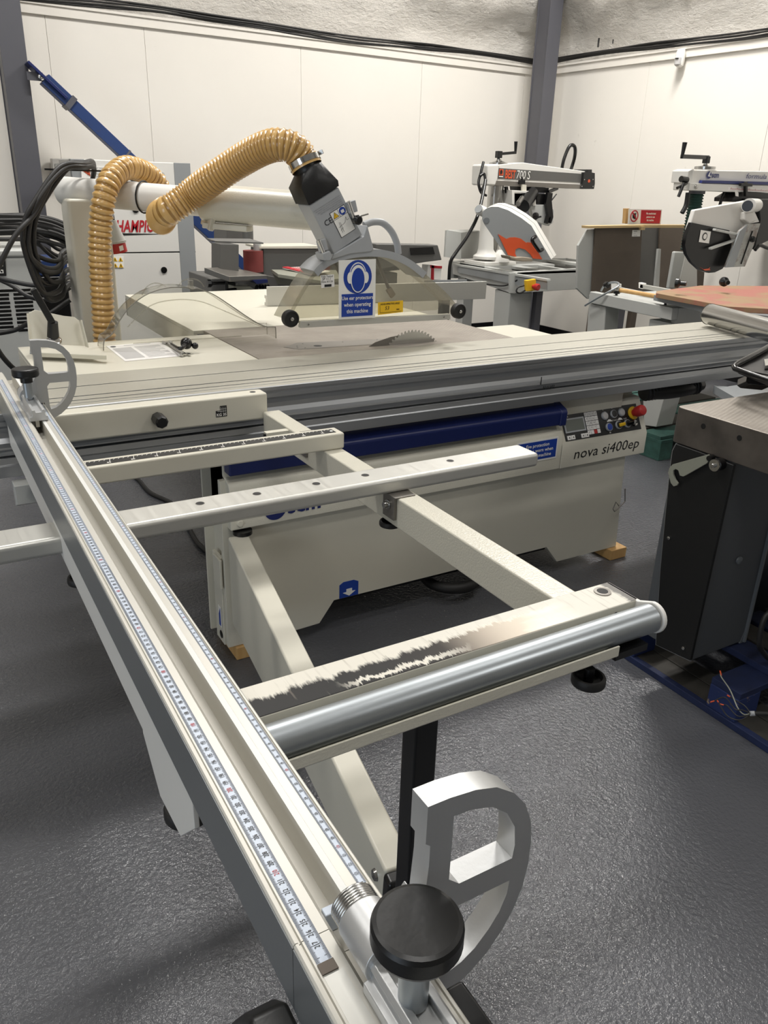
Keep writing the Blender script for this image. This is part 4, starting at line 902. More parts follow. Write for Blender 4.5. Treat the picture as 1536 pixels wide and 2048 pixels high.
link('band_clip', MB().box((0.901,2.750,1.942)[0], (0.912,2.750,1.943)[0], 2.748, 2.75, (0.850,2.750,1.091)[2], (0.852,2.750,1.117)[2]) if 0 else MB().prism([(0.842,2.748,1.118), (0.856,2.748,1.119), (0.856,2.748,1.091), (0.842,2.748,1.090)], (0, .02, 0)), 'clearedge', cg)
for q in (((290,588), (303,571), (318,565), (333,568)), ((357,572), (370,561), (385,557), (402,564), (410,574))): pass
link('lifting_lug', MB().tube([(0.699,2.830,1.067), (0.715,2.830,1.091), (0.740,2.830,1.104), (0.767,2.830,1.101), (0.783,2.830,1.090)], .002, 8), 'clearedge', cg)
link('lifting_lug', MB().tube([(0.826,2.830,1.091), (0.844,2.830,1.109), (0.873,2.830,1.115), (0.902,2.830,1.107), (0.919,2.830,1.086)], .002, 8), 'clearedge', cg)

dc = thing('instruction_sheet', 'white printed instruction sheet lying flat on the cream saw table', 'paper', (0.667,2.726,0.900))
q = [V((0.564,2.838,0.900)), V((0.750,2.853,0.900)), V((0.757,2.583,0.900)), V((0.564,2.570,0.900))]
link('sheet', MB().prism(q, (0, 0, .0008)), 'paper', dc)
def pq(a, b): return q[0].lerp(q[1], a).lerp(q[3].lerp(q[2], a), b) + V((0, 0, .0011))
link('photo_block', MB().prism([pq(.05, .2), pq(.38, .2), pq(.38, .88), pq(.05, .88)], (0, 0, .0002)), 'paperg', dc)
mb = MB()
for k in range(15):
    b = .2 + k * .048; e = .9 - .12 * ((k * 7) % 4 == 1); mb.prism([pq(.44, b), pq(e, b), pq(e, b + .018), pq(.44, b + .018)], (0, 0, .0002))
mb.prism([pq(.3, .06), pq(.8, .06), pq(.8, .09), pq(.3, .09)], (0, 0, .0002))
link('print_lines', mb, 'paperg', dc)
link('sheet_emblem', MB().prism([pq(.1 + .05 * math.cos(k * PI / 8), .09 + .05 * math.sin(k * PI / 8)) for k in range(16)], (0, 0, .0003)), 'machgrey', dc)

wr = thing('spanner', 'silver open-ended spanner lying on the instruction sheet', 'spanner', (0.764,2.734,0.900))
za = .903
w0, w1 = V((0.766,2.783,0.905)), V((0.760,2.590,0.905))
link('shank', MB().bar(w0, w1, .016, .006), 'steel', wr, bevel=.002)
wd = (w1 - w0).normalized(); ws_ = wd.cross(V((0, 0, 1)))
def jaw(o, d, s): return MB().prism([o + d * .004 * s - ws_ * .012, o + d * .02 * s - ws_ * .019, o + d * .036 * s - ws_ * .014, o + d * .036 * s - ws_ * .008, o + d * .018 * s - ws_ * .008, o + d * .018 * s + ws_ * .008, o + d * .036 * s + ws_ * .008, o + d * .036 * s + ws_ * .014, o + d * .02 * s + ws_ * .019, o + d * .004 * s + ws_ * .012], (0, 0, .007))
link('open_jaw', jaw(w0 - V((0, 0, .003)), -wd, 1), 'steel', wr, bevel=.001); link('open_jaw', jaw(w1 - V((0, 0, .003)), wd, .7), 'steel', wr, bevel=.001)
lv = thing('ball_lever', 'black ball-ended clamping lever lying beside the spanner', 'lever', (0.796,2.675,0.900))
c0 = V((0.781,2.626,0.900)); c0.z = .932
link('ball_knob', MB().lathe(c0 - V((0, 0, .0195)), (0, 0, 1), [(.0195 * math.sin(a), .0195 - .0195 * math.cos(a)) for a in [k * PI / 12 for k in range(1, 12)]], 22), 'blacks', lv)
c1 = V((0.807,2.616,0.900)); c1.z = .924
link('lever_arm', MB().tube([(0.750,2.695,0.920), (0.745,2.580,0.926), c0], lambda t_: .0045 + .004 * t_, 10), 'blacks', lv)
link('screw_stem', MB().cyl(c0, c1, .003, n=10), 'steel', lv)
link('ball_tip', MB().lathe(c1 - V((0, 0, .011)), (0, 0, 1), [(.011 * math.sin(a), .011 - .011 * math.cos(a)) for a in [k * PI / 10 for k in range(1, 10)]], 18), 'blacks', lv)

br = thing('lever_bracket', 'folded cream bracket with black locking lever at the corner of the saw table', 'bracket', (0.413,2.828,0.900))
b0 = [V((0.341,2.940,0.912)), V((0.460,2.817,0.912)), V((0.528,2.676,0.900)), V((0.510,2.608,0.900)), V((0.338,2.859,0.900))]
link('base_plate', MB().prism([(0.332,2.869,0.925), (0.467,2.724,0.925), (0.507,2.561,0.925), (0.313,2.690,0.925)][::-1], (0, 0, -.004)), 'cream', br, bevel=.001)
link('base_lip', MB().prism([(0.313,2.690,0.925), (0.507,2.561,0.925), (0.511,2.581,0.921), (0.315,2.711,0.921)], (0, .004, -.014)), 'cream', br)
bt = V((0.334,2.862,0.926)); bu = V((0.466,2.718,0.926)); up_l = V((-.01, .035, .115)); up_r = V((0, .035, .085))
link('back_plate', MB().prism([(0.329,2.800,0.934), (0.497,2.830,0.907), (0.489,2.860,0.988), (0.475,2.860,1.000), (0.443,2.860,1.005), (0.354,2.840,1.032), (0.333,2.830,1.025)], (0, .004, 0)), 'cream', br, bevel=.001)
link('side_flange', MB().prism([(0.328,2.790,0.933), (0.332,2.820,1.026), (0.324,2.790,1.030), (0.316,2.760,0.936)], (-.003, 0, 0)), 'cream', br)
link('side_flange', MB().prism([(0.493,2.820,0.907), (0.488,2.850,0.989), (0.489,2.820,0.996), (0.496,2.790,0.909)], (.003, 0, 0)), 'cream', br)
lb = V((0.392,2.796,0.950)); 
link('lever_washer', MB().lathe(lb - V((0, .01, .012)), (0.05, -.5, .75), [(.024, 0), (.024, .006), (.018, .01)], 22), 'chrome', br)
ln = link('lever_boss', MB().tube([lb, lb + V((.003, -.012, .05))], lambda t_: .019 - .003 * t_, 16, smoothpath=False), 'black', br)
link('lever_handle', MB().bar(lb + V((.002, -.012, .046)), lb + V((-.042, -.005, .155)), .021, .024, (0, -1, 0)), 'black', ln, bevel=.005, seg=3)

rf = thing('rip_fence', 'straight aluminium rip fence standing across the rear saw table', 'fence', (1.856,3.490,0.900))
a, b = V((1.438, 3.515, .9005)), V((2.60, 3.39, .9005))
fd = (b - a).normalized(); fn = V((fd.y, -fd.x, 0))
link('face_bar', MB().prism([a, a - fn * .012, a - fn * .012 + V((0, 0, .088)), a + V((0, 0, .088))], b - a), 'aluy', rf, bevel=.0015)
link('back_rib', MB().prism([a - fn * .012, a - fn * .05, a - fn * .05 + V((0, 0, .012)), a - fn * .03 + V((0, 0, .014)), a - fn * .03 + V((0, 0, .03)), a - fn * .048 + V((0, 0, .032)), a - fn * .048 + V((0, 0, .045)), a - fn * .012 + V((0, 0, .045))], b - a), 'aluy', rf)

# floor cable behind the outrigger
solo('floor_cable', MB().tube([(0.822,4.167,0.010), (0.863,3.909,0.010), (0.869,3.694,0.010), (0.923,3.501,0.010), (0.913,3.259,0.010), (0.892,3.031,0.010), (0.912,2.895,0.010), (0.977,2.809,0.010)], .01, 8), 'cable', 'black cable lying on the floor behind the fence', 'cable')

# ------------------------------------------------------------------ compressor cabinet by the back wall
YC = 5.7
x0, x1, zt = 1.037, 1.80, 1.525
co = thing('compressor', 'white compressor cabinet with grey corner stripes and red lettering by the back wall', 'compressor', (1.42, 6.0, 0))
link('cabinet', MB().box(x0, x1, YC, 6.12, .06, zt), 'white', co, bevel=.006)
link('corner_strip', MB().box(x0 - .002, (1.118,5.700,1.520)[0], YC - .004, YC + .05, .06, zt - .001), 'mgrey', co, bevel=.002)
link('corner_strip', MB().box((1.690,5.700,1.522)[0], x1 + .002, YC - .004, YC + .05, .06, zt - .001), 'mgrey', co, bevel=.002)
link('upper_door', MB().box((1.118,5.700,1.520)[0] + .003, (1.690,5.700,1.522)[0] - .003, YC - .006, YC + .02, (1.486,5.700,0.957)[2] + .004, zt - .004), 'white', co, bevel=.002)
link('lower_door', MB().box((1.118,5.700,1.520)[0] + .003, (1.690,5.700,1.522)[0] - .003, YC - .006, YC + .02, .08, (1.486,5.700,0.957)[2] - .004), 'white', co, bevel=.002)
link('door_seam', MB().box(x0, x1 + .003, YC - .0035, YC, (1.486,5.700,0.957)[2] - .004, (1.486,5.700,0.957)[2] + .004), 'blacks', co)
for q in ((1.411,5.690,1.230), (1.570,5.690,0.841)): link('round_vent', MB().lathe(q, (0, -1, 0), [(.021, -.003), (.021, .003), (.017, .004)], 20), 'blacks', co)
link('door_lock', MB().lathe((1.604,5.690,1.449), (0, -1, 0), [(.017, -.003), (.017, .004), (.013, .006)], 16), 'silverp', co)
dw = link('display_frame', MB().prism([(1.405,5.692,1.485), (1.545,5.692,1.484), (1.554,5.692,1.472), (1.548,5.692,1.408), (1.398,5.692,1.404)], (0, .004, 0)), 'blacks', co)
link('display_glass', MB().prism([(1.414,5.690,1.477), (1.537,5.690,1.475), (1.543,5.690,1.469), (1.538,5.690,1.414), (1.408,5.690,1.411)], (0, .003, 0)), 'lcd', dw)
text('lettering', 'CHAMPION', (1.229,5.691,1.090), (1, 0, 0), (0, 0, 1), 'redp', co, width=(1.589,5.691,1.082)[0] - (1.229,5.691,1.090)[0], size=.105, bold=.022, shear=.28)
link('swoosh', MB().prism([(1.216,5.692,1.084), (1.589,5.692,1.076), (1.305,5.692,1.068), (1.215,5.692,1.071)], (0, .002, 0)), 'blackp', co)
stk = link('dealer_sticker', MB().prism([(1.094,5.690,1.487), (1.304,5.690,1.488), (1.293,5.690,1.384), (1.088,5.690,1.382)], (0, .002, 0)), 'whitep', co)
link('sticker_arrow', MB().prism([(1.102,5.688,1.455), (1.148,5.688,1.483), (1.142,5.688,1.460), (1.145,5.688,1.425)], (0, .001, 0)), 'orange', stk)
mb = MB(); put_text(mb, 'Harrier', (1.113,5.686,1.447), (1, 0, 0), (0, 0, 1), width=.06, size=.026, bold=.02); put_text(mb, 'pneumatics', (1.127,5.686,1.433), (1, 0, 0), (0, 0, 1), width=.045, size=.012)
for k in range(6): put_text(mb, ('Air compressors', 'Service', 'Repairs', 'Sales', 'Spares', 'Tel 0000')[k], (1.180,5.686,1.472)[:2] + ((1.180,5.686,1.472)[2] - k * .017,), (1, 0, 0), (0, 0, 1), size=.014)
link('lettering', mb, 'blackp', stk)
wl_ = link('warning_stickers', MB().prism([(1.204,5.690,0.936), (1.305,5.690,0.935), (1.301,5.690,0.861), (1.203,5.690,0.866)], (0, .002, 0)), 'whitep', co)
for i, (a, b) in enumerate(((230, 519), (241, 519), (231, 531), (242, 531))):
    c_ = V((1.247,5.688,0.917)) if i == 0 else V((1.283,5.688,0.916)) if i == 1 else V((1.246,5.688,0.878)) if i == 2 else V((1.282,5.688,0.877))
    link('warning_triangle', MB().prism([c_ + V((-.015, 0, -.012)), c_ + V((.015, 0, -.012)), c_ + V((0, 0, .016))], (0, .001, 0)), 'yellow', wl_)
    link('triangle_mark', MB().prism([c_ + V((-.003, -.001, -.008)), c_ + V((.003, -.001, -.008)), c_ + V((.002, -.001, .007)), c_ + V((-.002, -.001, .007))], (0, .001, 0)), 'blackp', wl_)
for i, c_ in enumerate((V((1.217,5.688,0.917)), V((1.214,5.688,0.879)))):
    link('round_symbol', disc(c_, .012, .012, 0, 20), 'bluep' if i == 0 else 'redp', wl_)
# white junction box on the wall
jb = thing('junction_box', 'white plastic fuse box on the wall behind the compressor', 'fuse box', (1.132,6.600,1.475))
link('box', MB().prism([(1.074,6.600,1.533), (1.219,6.600,1.538), (1.205,6.600,1.420), (1.070,6.600,1.417)], (0, .09, 0)), 'white', jb, bevel=.004)
link('box_window', MB().prism([(1.090,6.595,1.500), (1.193,6.595,1.507), (1.184,6.595,1.430), (1.088,6.595,1.427)], (0, .004, 0)), 'lgrey', jb)
link('fuse_switch', MB().prism([(1.127,6.590,1.478), (1.148,6.590,1.479), (1.144,6.590,1.446), (1.123,6.590,1.445)], (0, .006, 0)), 'blackp', jb); link('fuse_switch', MB().prism([(1.159,6.590,1.483), (1.179,6.590,1.483), (1.175,6.590,1.450), (1.155,6.590,1.449)], (0, .006, 0)), 'blackp', jb)

# air dryer at the far left with slotted front
ad_ = thing('air_dryer', 'pale grey machine with slotted vents and black control panel at the left edge', 'machine', (0.475,4.300,0.868))
YA = 4.3
q = [(0.330,4.300,1.074), (0.568,4.300,1.065), (0.589,4.300,0.766), (0.590,4.300,0.697), (0.276,4.300,0.717)]
xl, xr, zb, ztp = q[0][0], (0.568,4.300,0.958)[0], .0, (0.502,4.300,1.067)[2]
link('casing', MB().box(xl, xr, YA, 4.75, .06, ztp), 'lgrey', ad_, bevel=.015, seg=3)
link('top_tray', MB().box(xl, xr + .01, YA - .01, 4.77, ztp, ztp + .035), 'lgrey', ad_, bevel=.012)
link('plinth', MB().box(xl, xr - .02, YA + .02, 4.7, 0, .06), 'dgrey', ad_)
cpn = link('control_panel', MB().prism([(0.352,4.295,1.085), (0.438,4.295,1.082), (0.430,4.295,0.982), (0.337,4.295,0.982)], (0, .01, 0)), 'blackp', ad_, bevel=.002)
for c_ in ((0.413,4.292,1.035), (0.411,4.292,1.003)):
    c_ = V(c_); link('panel_key', MB().box(c_.x - .008, c_.x + .008, c_.y - .001, c_.y + .002, c_.z - .008, c_.z + .008), 'whitep', cpn); link('key_mark', MB().box(c_.x - .004, c_.x + .004, c_.y - .002, c_.y + .001, c_.z - .004, c_.z + .004), 'blackp', cpn)
zv0, zv1 = (0.478,4.300,0.723)[2], (0.503,4.300,0.914)[2]; nr = 11; xa_ = xr - .02
for k in range(nr):
    z = zv1 - k * (zv1 - zv0) / (nr - 1); off = .05 if k % 2 else 0; xx = xa_ - .01
    widths = [.085 if k % 2 == 0 else .16, .16, .16]
    xx = xr - .035 - (0 if k % 2 else .002)
    for wd_ in ([.17, .1] if k == 0 else [.085, .12, .1]):
        link('vent_slot', MB().box(xx - wd_, xx, YA - .0015, YA + .004, z - .0075, z + .0075), 'blacks', ad_, bevel=.007, seg=2); xx -= wd_ + .018
# blue and black pump unit behind it
pu = thing('air_receiver', 'dark blue and black compressor unit standing between dryer and column', 'compressor', (0.696,4.900,0.780))
link('motor_body', MB().prism([(0.646,4.900,0.996), (0.815,4.900,0.993), (0.805,4.900,0.907), (0.639,4.900,0.909)], (0, .35, 0)), 'bluerust', pu, bevel=.01)
link('lower_body', MB().box((0.592,4.900,0.784)[0], (0.803,4.900,0.775)[0], 4.9, 5.4, .0, (0.712,4.900,0.907)[2]), 'blacks', pu, bevel=.01)
# tangle of cables lying on the dryer
tg = thing('cable_tangle', 'tangle of black cables heaped on top of the pale grey dryer', 'cable', (xl + .3, 4.5, ztp + .036))
rnd = random.Random(21)
for k in range(11):
    yy = 4.36 + rnd.uniform(0, .3); zz = ztp + .045 + k * .011; a = rnd.uniform(-.01, .02)
    pts = [V((xl - .1 + .12 * j, yy + rnd.uniform(-.02, .02), zz + .05 * math.sin(j * .35 + .4) * (1 - j / 9) - a * j * .3 - (.02 * max(0, j - 3) ** 2))) for j in range(6)]
    link('cable', MB().tube(pts, .0095, 7), 'cable', tg)
for k, (a, b, c_, d_) in enumerate((((0.572,4.400,1.159), (0.663,4.500,1.116), (0.734,4.600,1.071), (0.827,4.700,1.070)), ((0.565,4.400,1.141), (0.647,4.500,1.088), (0.725,4.600,1.042), (0.824,4.700,1.049)), ((0.579,4.400,1.177), (0.657,4.500,1.128), (0.732,4.600,1.101), (0.829,4.700,1.093)), ((0.592,4.400,1.136), (0.663,4.500,1.061), (0.732,4.600,1.019), (0.821,4.700,1.021)))):
    link('cable', MB().tube([a, b, c_, d_], .0095, 7), 'cable', tg)

# ------------------------------------------------------------------ edge sander behind the saw
sd = thing('edge_sander', 'dark grey edge sander with red abrasive belt behind the rip fence', 'sander', (2.095,4.900,0.845))
link('belt_housing', MB().prism([(1.988,4.900,1.039), (2.359,4.900,1.031), (2.358,4.900,0.850), (1.982,4.900,0.861)], (0, .22, 0)), 'sgrey', sd, bevel=.004)
link('top_strip', MB().prism([(1.958,4.890,1.052), (2.376,4.890,1.051), (2.376,4.890,1.035), (1.957,4.890,1.040)], (0, .24, 0)), 'cream', sd)
link('far_housing', MB().prism([(2.405,4.950,1.030), (3.021,4.950,1.022), (3.027,4.950,0.878), (2.404,4.950,0.843)], (0, .2, 0)), 'sgrey', sd, bevel=.004)
link('end_cover', MB().prism([(2.771,4.850,1.062), (3.269,4.850,1.050), (3.310,4.850,0.949), (3.176,4.850,0.938), (2.776,4.850,0.895)], (0, .12, 0)), 'sgrey', sd, bevel=.006)
link('end_grille', MB().prism([(3.037,4.845,1.034), (3.225,4.845,1.038), (3.244,4.845,0.991), (3.047,4.845,0.988)], (0, .004, 0)), 'blacks', sd)
bq0, bq1 = V((1.925,4.920,1.027)), V((1.921,4.920,0.900)); link('drum', MB().tube([bq0, V((bq0.x, bq0.y, bq1.z))], .062, 28, smoothpath=False), 'redbelt', sd)
link('drum_cap', MB().tube([bq0 + V((.03, 0, .0)), bq0 + V((.03, 0, .04))], .025, 18, smoothpath=False), 'lgrey', sd)
link('belt', MB().prism([(2.373,4.930,1.004), (2.468,4.930,1.002), (2.469,4.930,0.878), (2.373,4.930,0.881)], (0, .1, 0)), 'redbelt', sd)
link('belt_shroud', MB().prism([(1.671,4.800,1.077), (1.790,4.800,1.073), (1.783,4.800,0.916), (1.662,4.800,0.913)], (-.01, .13, 0)), 'sgrey', sd, bevel=.004)
link('shroud_plate', MB().prism([(1.074,3.248,1.215), (1.061,3.094,1.215), (1.217,2.999,1.215), (1.242,3.203,1.215)], (0, 0, .005)), 'sgrey', sd)
link('post_box', MB().prism([(1.666,4.850,1.237), (1.737,4.850,1.237), (1.730,4.850,1.090), (1.658,4.850,1.093)], (0, .02, 0)).prism([(1.785,4.980,1.246), (1.905,4.980,1.247), (1.898,4.980,1.076), (1.776,4.980,1.077)], (0, .05, 0)), 'sgrey', sd, bevel=.002)
link('dust_pipe', MB().tube([V((1.868,4.850,1.192)), V(((1.868,4.850,1.192)[0], 4.85, (1.864,4.850,1.088)[2]))], .033, 22, smoothpath=False), 'sgrey', sd)
ts = link('side_table', MB().prism([(1.505,4.600,0.963), (1.611,4.500,0.923), (1.884,4.600,0.913), (1.860,4.900,0.913), (1.699,4.900,0.935)], (0, 0, -.03)), 'oldsteel', sd, bevel=.002)
link('table_skirt', MB().prism([(1.505,4.600,0.963), (1.610,4.500,0.921), (1.609,4.500,0.899), (1.504,4.600,0.935)], (0, .01, 0)).prism([(1.610,4.500,0.921), (1.875,4.580,0.913), (1.875,4.580,0.893), (1.609,4.500,0.899)], (0, .01, 0)), 'sgrey', sd)
link('table_lock', MB().tube([(1.518,4.600,0.871), (1.545,4.600,0.876), (1.635,4.600,0.875), (1.681,4.600,0.868)], .009, 10).lathe((1.517,4.580,0.879), (1, 0, 0), [(.022, -.01), (.022, .01), (.012, .02)], 8), 'blacks', sd)
link('gear_housing', MB().prism([(1.674,4.600,0.857), (1.774,4.600,0.854), (1.811,4.600,0.829), (1.810,4.600,0.800), (1.678,4.600,0.803)], (0, .12, 0)), 'sandgreen', sd, bevel=.008)
link('lock_bar', MB().cyl((1.627,4.600,0.887), (1.631,4.600,0.790), .011, n=10).cyl((1.624,4.600,0.830), (1.686,4.600,0.831), .016, n=12), 'blacks', sd)
mb = MB()
for k in range(5): mb.lathe(V((1.814,4.600,0.826)) + V((.018 * k, .0, 0)), (1, 0, 0), [(.03, 0), (.034, .005), (.03, .01)], 16)
link('feed_spring', mb, 'blacks', sd)
link('base', MB().box((1.653,4.900,0.678)[0], (3.008,4.900,0.611)[0], 4.95, 5.4, 0, .86), 'sgrey', sd, bevel=.006)
link('blue_bracket', MB().prism([(1.771,4.550,0.894), (1.866,4.550,0.894), (1.868,4.550,0.876), (1.799,4.550,0.870)], (0, .1, 0)), 'blue', sd)
link('work_table', MB().prism([(1.976,4.750,0.928), (1.912,4.500,0.929), (2.137,4.400,0.896), (2.444,4.600,0.883), (2.550,4.800,0.905)], (0, 0, -.02)), 'sandgreen', sd, bevel=.002)
link('work_table_skirt', MB().prism([(1.972,4.740,0.926), (2.036,4.420,0.900), (2.029,4.420,0.860), (1.996,4.700,0.846)], (0, .012, 0)), 'sandgreen', sd)
link('pedestal', MB().prism([(1.972,4.800,0.884), (2.039,4.800,0.870), (2.036,4.800,0.766), (1.969,4.800,0.769)], (0, .1, 0)), 'sgrey', sd)
lf = thing('leaflet', 'red edged leaflet lying on the grey sander table', 'leaflet', (2.179,4.700,0.910))
lf.location.z += .012
link('sheet', MB().prism([V(p) + V((0, 0, .008)) for p in ((2.036,4.720,0.929), (2.126,4.500,0.908), (2.313,4.620,0.911), (2.210,4.780,0.925))], (0, 0, .004)), 'whitep', lf)
link('red_edge', MB().prism([V(p) + V((0, 0, .008)) for p in ((2.036,4.720,0.931), (2.126,4.500,0.910), (2.147,4.510,0.913), (2.078,4.730,0.932))], (0, 0, .006)), 'redp', lf)
mb = MB()
a0, b0, c0, d0 = [V(p) + V((0, 0, .015)) for p in ((2.036,4.720,0.929), (2.126,4.500,0.908), (2.313,4.620,0.911), (2.210,4.780,0.925))]
for k in range(6):
    f = .3 + k * .11; p_, r_ = a0.lerp(d0, f), b0.lerp(c0, f); mb.prism([p_.lerp(r_, .12), p_.lerp(r_, .88), (p_ + (d0 - a0) * .04).lerp(r_ + (c0 - b0) * .04, .88), (p_ + (d0 - a0) * .04).lerp(r_ + (c0 - b0) * .04, .12)], (0, 0, .001))
link('print_lines', mb, 'redp', lf)

# ------------------------------------------------------------------ first radial arm saw (black band, big grey blade guard)
r1 = thing('radial_arm_saw', 'white radial arm saw with black banded arm and tilted grey and orange guard', 'saw', (4.6, 5.3, 0))
YR = 5.45
link('arm', MB().prism([(4.183,5.400,1.597), (4.410,5.400,1.619), (5.135,5.400,1.571), (5.058,5.400,1.465), (4.166,5.400,1.474)], (0, .16, 0)), 'white', r1, bevel=.006)
link('arm_band', MB().prism([(4.173,5.397,1.571), (5.079,5.397,1.554), (5.051,5.397,1.488), (4.167,5.397,1.495)], (0, .004, 0)), 'sgrey', r1)
link('arm_rail', MB().prism([(4.140,5.380,1.480), (5.038,5.380,1.472), (5.032,5.380,1.437), (4.134,5.380,1.444)], (0, .05, 0)), 'oldsteel', r1, bevel=.002)
link('arm_cap', MB().prism([(5.041,5.370,1.565), (5.079,5.370,1.570), (5.076,5.370,1.589), (5.126,5.370,1.590), (5.130,5.370,1.567), (5.164,5.370,1.564), (5.179,5.370,1.479), (5.175,5.370,1.440), (5.023,5.370,1.437), (5.043,5.370,1.484)], (0, .2, 0)), 'blackp', r1, bevel=.002)
link('cap_badge', disc(V((5.106,5.368,1.501)), .013, .013, 0, 18), 'orange', r1)
mb = MB()
for c_ in ((5.053,5.368,1.511), (5.149,5.368,1.514), (5.034,5.368,1.457), (5.158,5.368,1.460)): mb.add(disc(V(c_), .005, .005, 0, 8).v, disc(V(c_), .005, .005, 0, 8).f)
link('cap_screws', mb, 'steel', r1)
ra = (V((5.027,5.395,1.518)) - V((4.186,5.395,1.532))).normalized()
text('lettering', 'BEST', (4.237,5.393,1.501), ra, (0, 0, 1), 'orange', r1, width=(4.342,5.393,1.504)[0] - (4.237,5.393,1.501)[0], size=.085, bold=.03, shear=.05)
text('lettering', '700 S', (4.353,5.393,1.500), ra, (0, 0, 1), 'whitep', r1, width=(4.490,5.393,1.504)[0] - (4.353,5.393,1.500)[0], size=.088, shear=.12)
bg = link('badge', MB().prism([(4.177,5.394,1.564), (4.216,5.394,1.564), (4.219,5.394,1.519), (4.177,5.394,1.519)], (0, .001, 0)), 'orange', r1)
link('badge_dot', disc(V((4.195,5.392,1.543)), .012, .016, 0, 14), 'blackp', bg)
link('badge_line', MB().prism([(4.177,5.394,1.514), (4.217,5.394,1.513), (4.218,5.394,1.506), (4.178,5.394,1.507)], (0, .001, 0)), 'whitep', r1)
link('column_head', MB().prism([(4.042,5.380,1.592), (4.167,5.380,1.600), (4.160,5.380,1.485), (4.145,5.380,1.441), (4.047,5.380,1.442)], (0, .2, 0)), 'white', r1, bevel=.015, seg=3)
link('head_disc', MB().lathe((4.230,5.480,1.598), (0, 0, 1), [(.075, -.01), (.075, .012), (.055, .016), (.02, .03), (.02, .04)], 26), 'steel', r1)
cpiv = V((4.225,5.480,1.645)); ch = V((4.390,5.480,1.691))
ck_ = link('crank_hub', MB().box(cpiv.x - .022, cpiv.x + .022, cpiv.y - .02, cpiv.y + .02, cpiv.z, cpiv.z + .05).cyl(cpiv - V((0, 0, .035)), cpiv, .012, n=12), 'blacks', r1, bevel=.003)
link('crank_arm', MB().bar(cpiv + V((.01, 0, .03)), ch, .022, .02), 'blacks', ck_)
link('crank_grip', MB().tube([ch - V((0, 0, .01)), V((4.386,5.480,1.771))], lambda t_: .009 + .006 * t_, 12, smoothpath=False), 'blacks', ck_)
xcol = (4.222,5.480,1.336)[0]
link('steel_column', MB().tube([(xcol, 5.48, (4.264,5.480,0.933)[2]), (xcol, 5.48, (4.211,5.480,1.448)[2])], .062, 26, smoothpath=False), 'steel', r1)
link('column_housing', MB().lathe(((4.200,5.500,0.952)[0], 5.5, (4.206,5.500,0.885)[2]), (0, 0, 1), [(.115, 0), (.115, .02), (.088, .04), (.078, .08), (.074, .24), (.074, .30)], 24), 'white', r1)
link('base_plate', MB().box((4.078,5.500,0.895)[0], (4.399,5.500,0.890)[0], 5.36, 5.65, .842, .87), 'white', r1, bevel=.006)
link('base_cone', MB().lathe(((4.272,5.420,0.911)[0], 5.42, .868), (0, 0, 1), [(.08, 0), (.075, .03), (.045, .07), (.02, .09)], 20), 'white', r1)
# carriage, motor, controls
link('carriage_yoke', MB().prism([(4.283,5.350,1.415), (4.529,5.350,1.409), (4.543,5.350,1.300), (4.512,5.350,1.300), (4.500,5.350,1.393), (4.310,5.350,1.397), (4.321,5.350,1.305), (4.295,5.350,1.312)], (0, .12, 0)), 'white', r1, bevel=.002)
link('motor', MB().prism([(4.372,5.420,1.389), (4.559,5.420,1.389), (4.551,5.420,1.286), (4.382,5.420,1.303)], (0, .12, 0)).tube([(4.531,5.400,1.396), (4.367,5.300,1.300)], .055, 16, smoothpath=False), 'blacks', r1)
link('motor_end', MB().prism([(4.544,5.360,1.394), (4.677,5.360,1.392), (4.688,5.360,1.309), (4.560,5.360,1.315)], (0, .12, 0)), 'blacks', r1, bevel=.004)
link('spindle', MB().tube([(4.333,5.280,1.359), (4.233,5.200,1.317)], .02, 14, smoothpath=False), 'steel', r1)
link('switch_plate', MB().prism([(4.488,5.360,1.306), (4.688,5.360,1.313), (4.748,5.360,1.271), (4.756,5.360,1.174), (4.711,5.360,1.146), (4.546,5.360,1.185)], (0, .04, 0)), 'lgrey', r1, bevel=.004)
link('turn_switch', MB().lathe((4.543,5.350,1.224), (0, -1, 0), [(.028, 0), (.028, .015), (.02, .02)], 18).bar((4.508,5.330,1.202), (4.589,5.330,1.221), .012, .012), 'blacks', r1)
link('pull_handle', MB().prism([(4.630,5.320,1.404), (4.683,5.320,1.401), (4.681,5.320,1.341), (4.715,5.320,1.218), (4.700,5.320,1.168), (4.684,5.320,1.172), (4.683,5.320,1.218), (4.668,5.320,1.210), (4.663,5.320,1.164), (4.641,5.320,1.172), (4.654,5.320,1.233), (4.620,5.320,1.325)], (0, .03, 0)), 'blacks', r1, bevel=.003)
link('lock_lever', MB().tube([(4.670,5.330,1.329), (4.730,5.330,1.394)], .005, 8, smoothpath=False).tube([(4.664,5.360,1.407), (4.792,5.400,1.436)], .014, 8, smoothpath=False), 'blacks', r1)
link('under_arm', MB().prism([(4.375,5.400,1.445), (4.705,5.400,1.438), (4.700,5.400,1.399), (4.385,5.400,1.409)], (0, .1, 0)), 'blackp', r1)
link('length_stop', MB().prism([(4.392,5.360,1.458), (4.433,5.360,1.455), (4.439,5.360,1.407), (4.398,5.360,1.410)], (0, .02, 0)), 'cream', r1)
link('stop_knob', MB().tube([(4.388,5.370,1.516), (4.393,5.370,1.472)], .007, 10, smoothpath=False).bar((4.362,5.370,1.475), (4.418,5.370,1.477), .02, .03), 'blacks', r1)
link('tilt_lever', MB().prism([(4.270,5.420,1.439), (4.295,5.420,1.440), (4.322,5.420,1.340), (4.302,5.420,1.340)], (0, .02, 0)), 'blacks', r1)
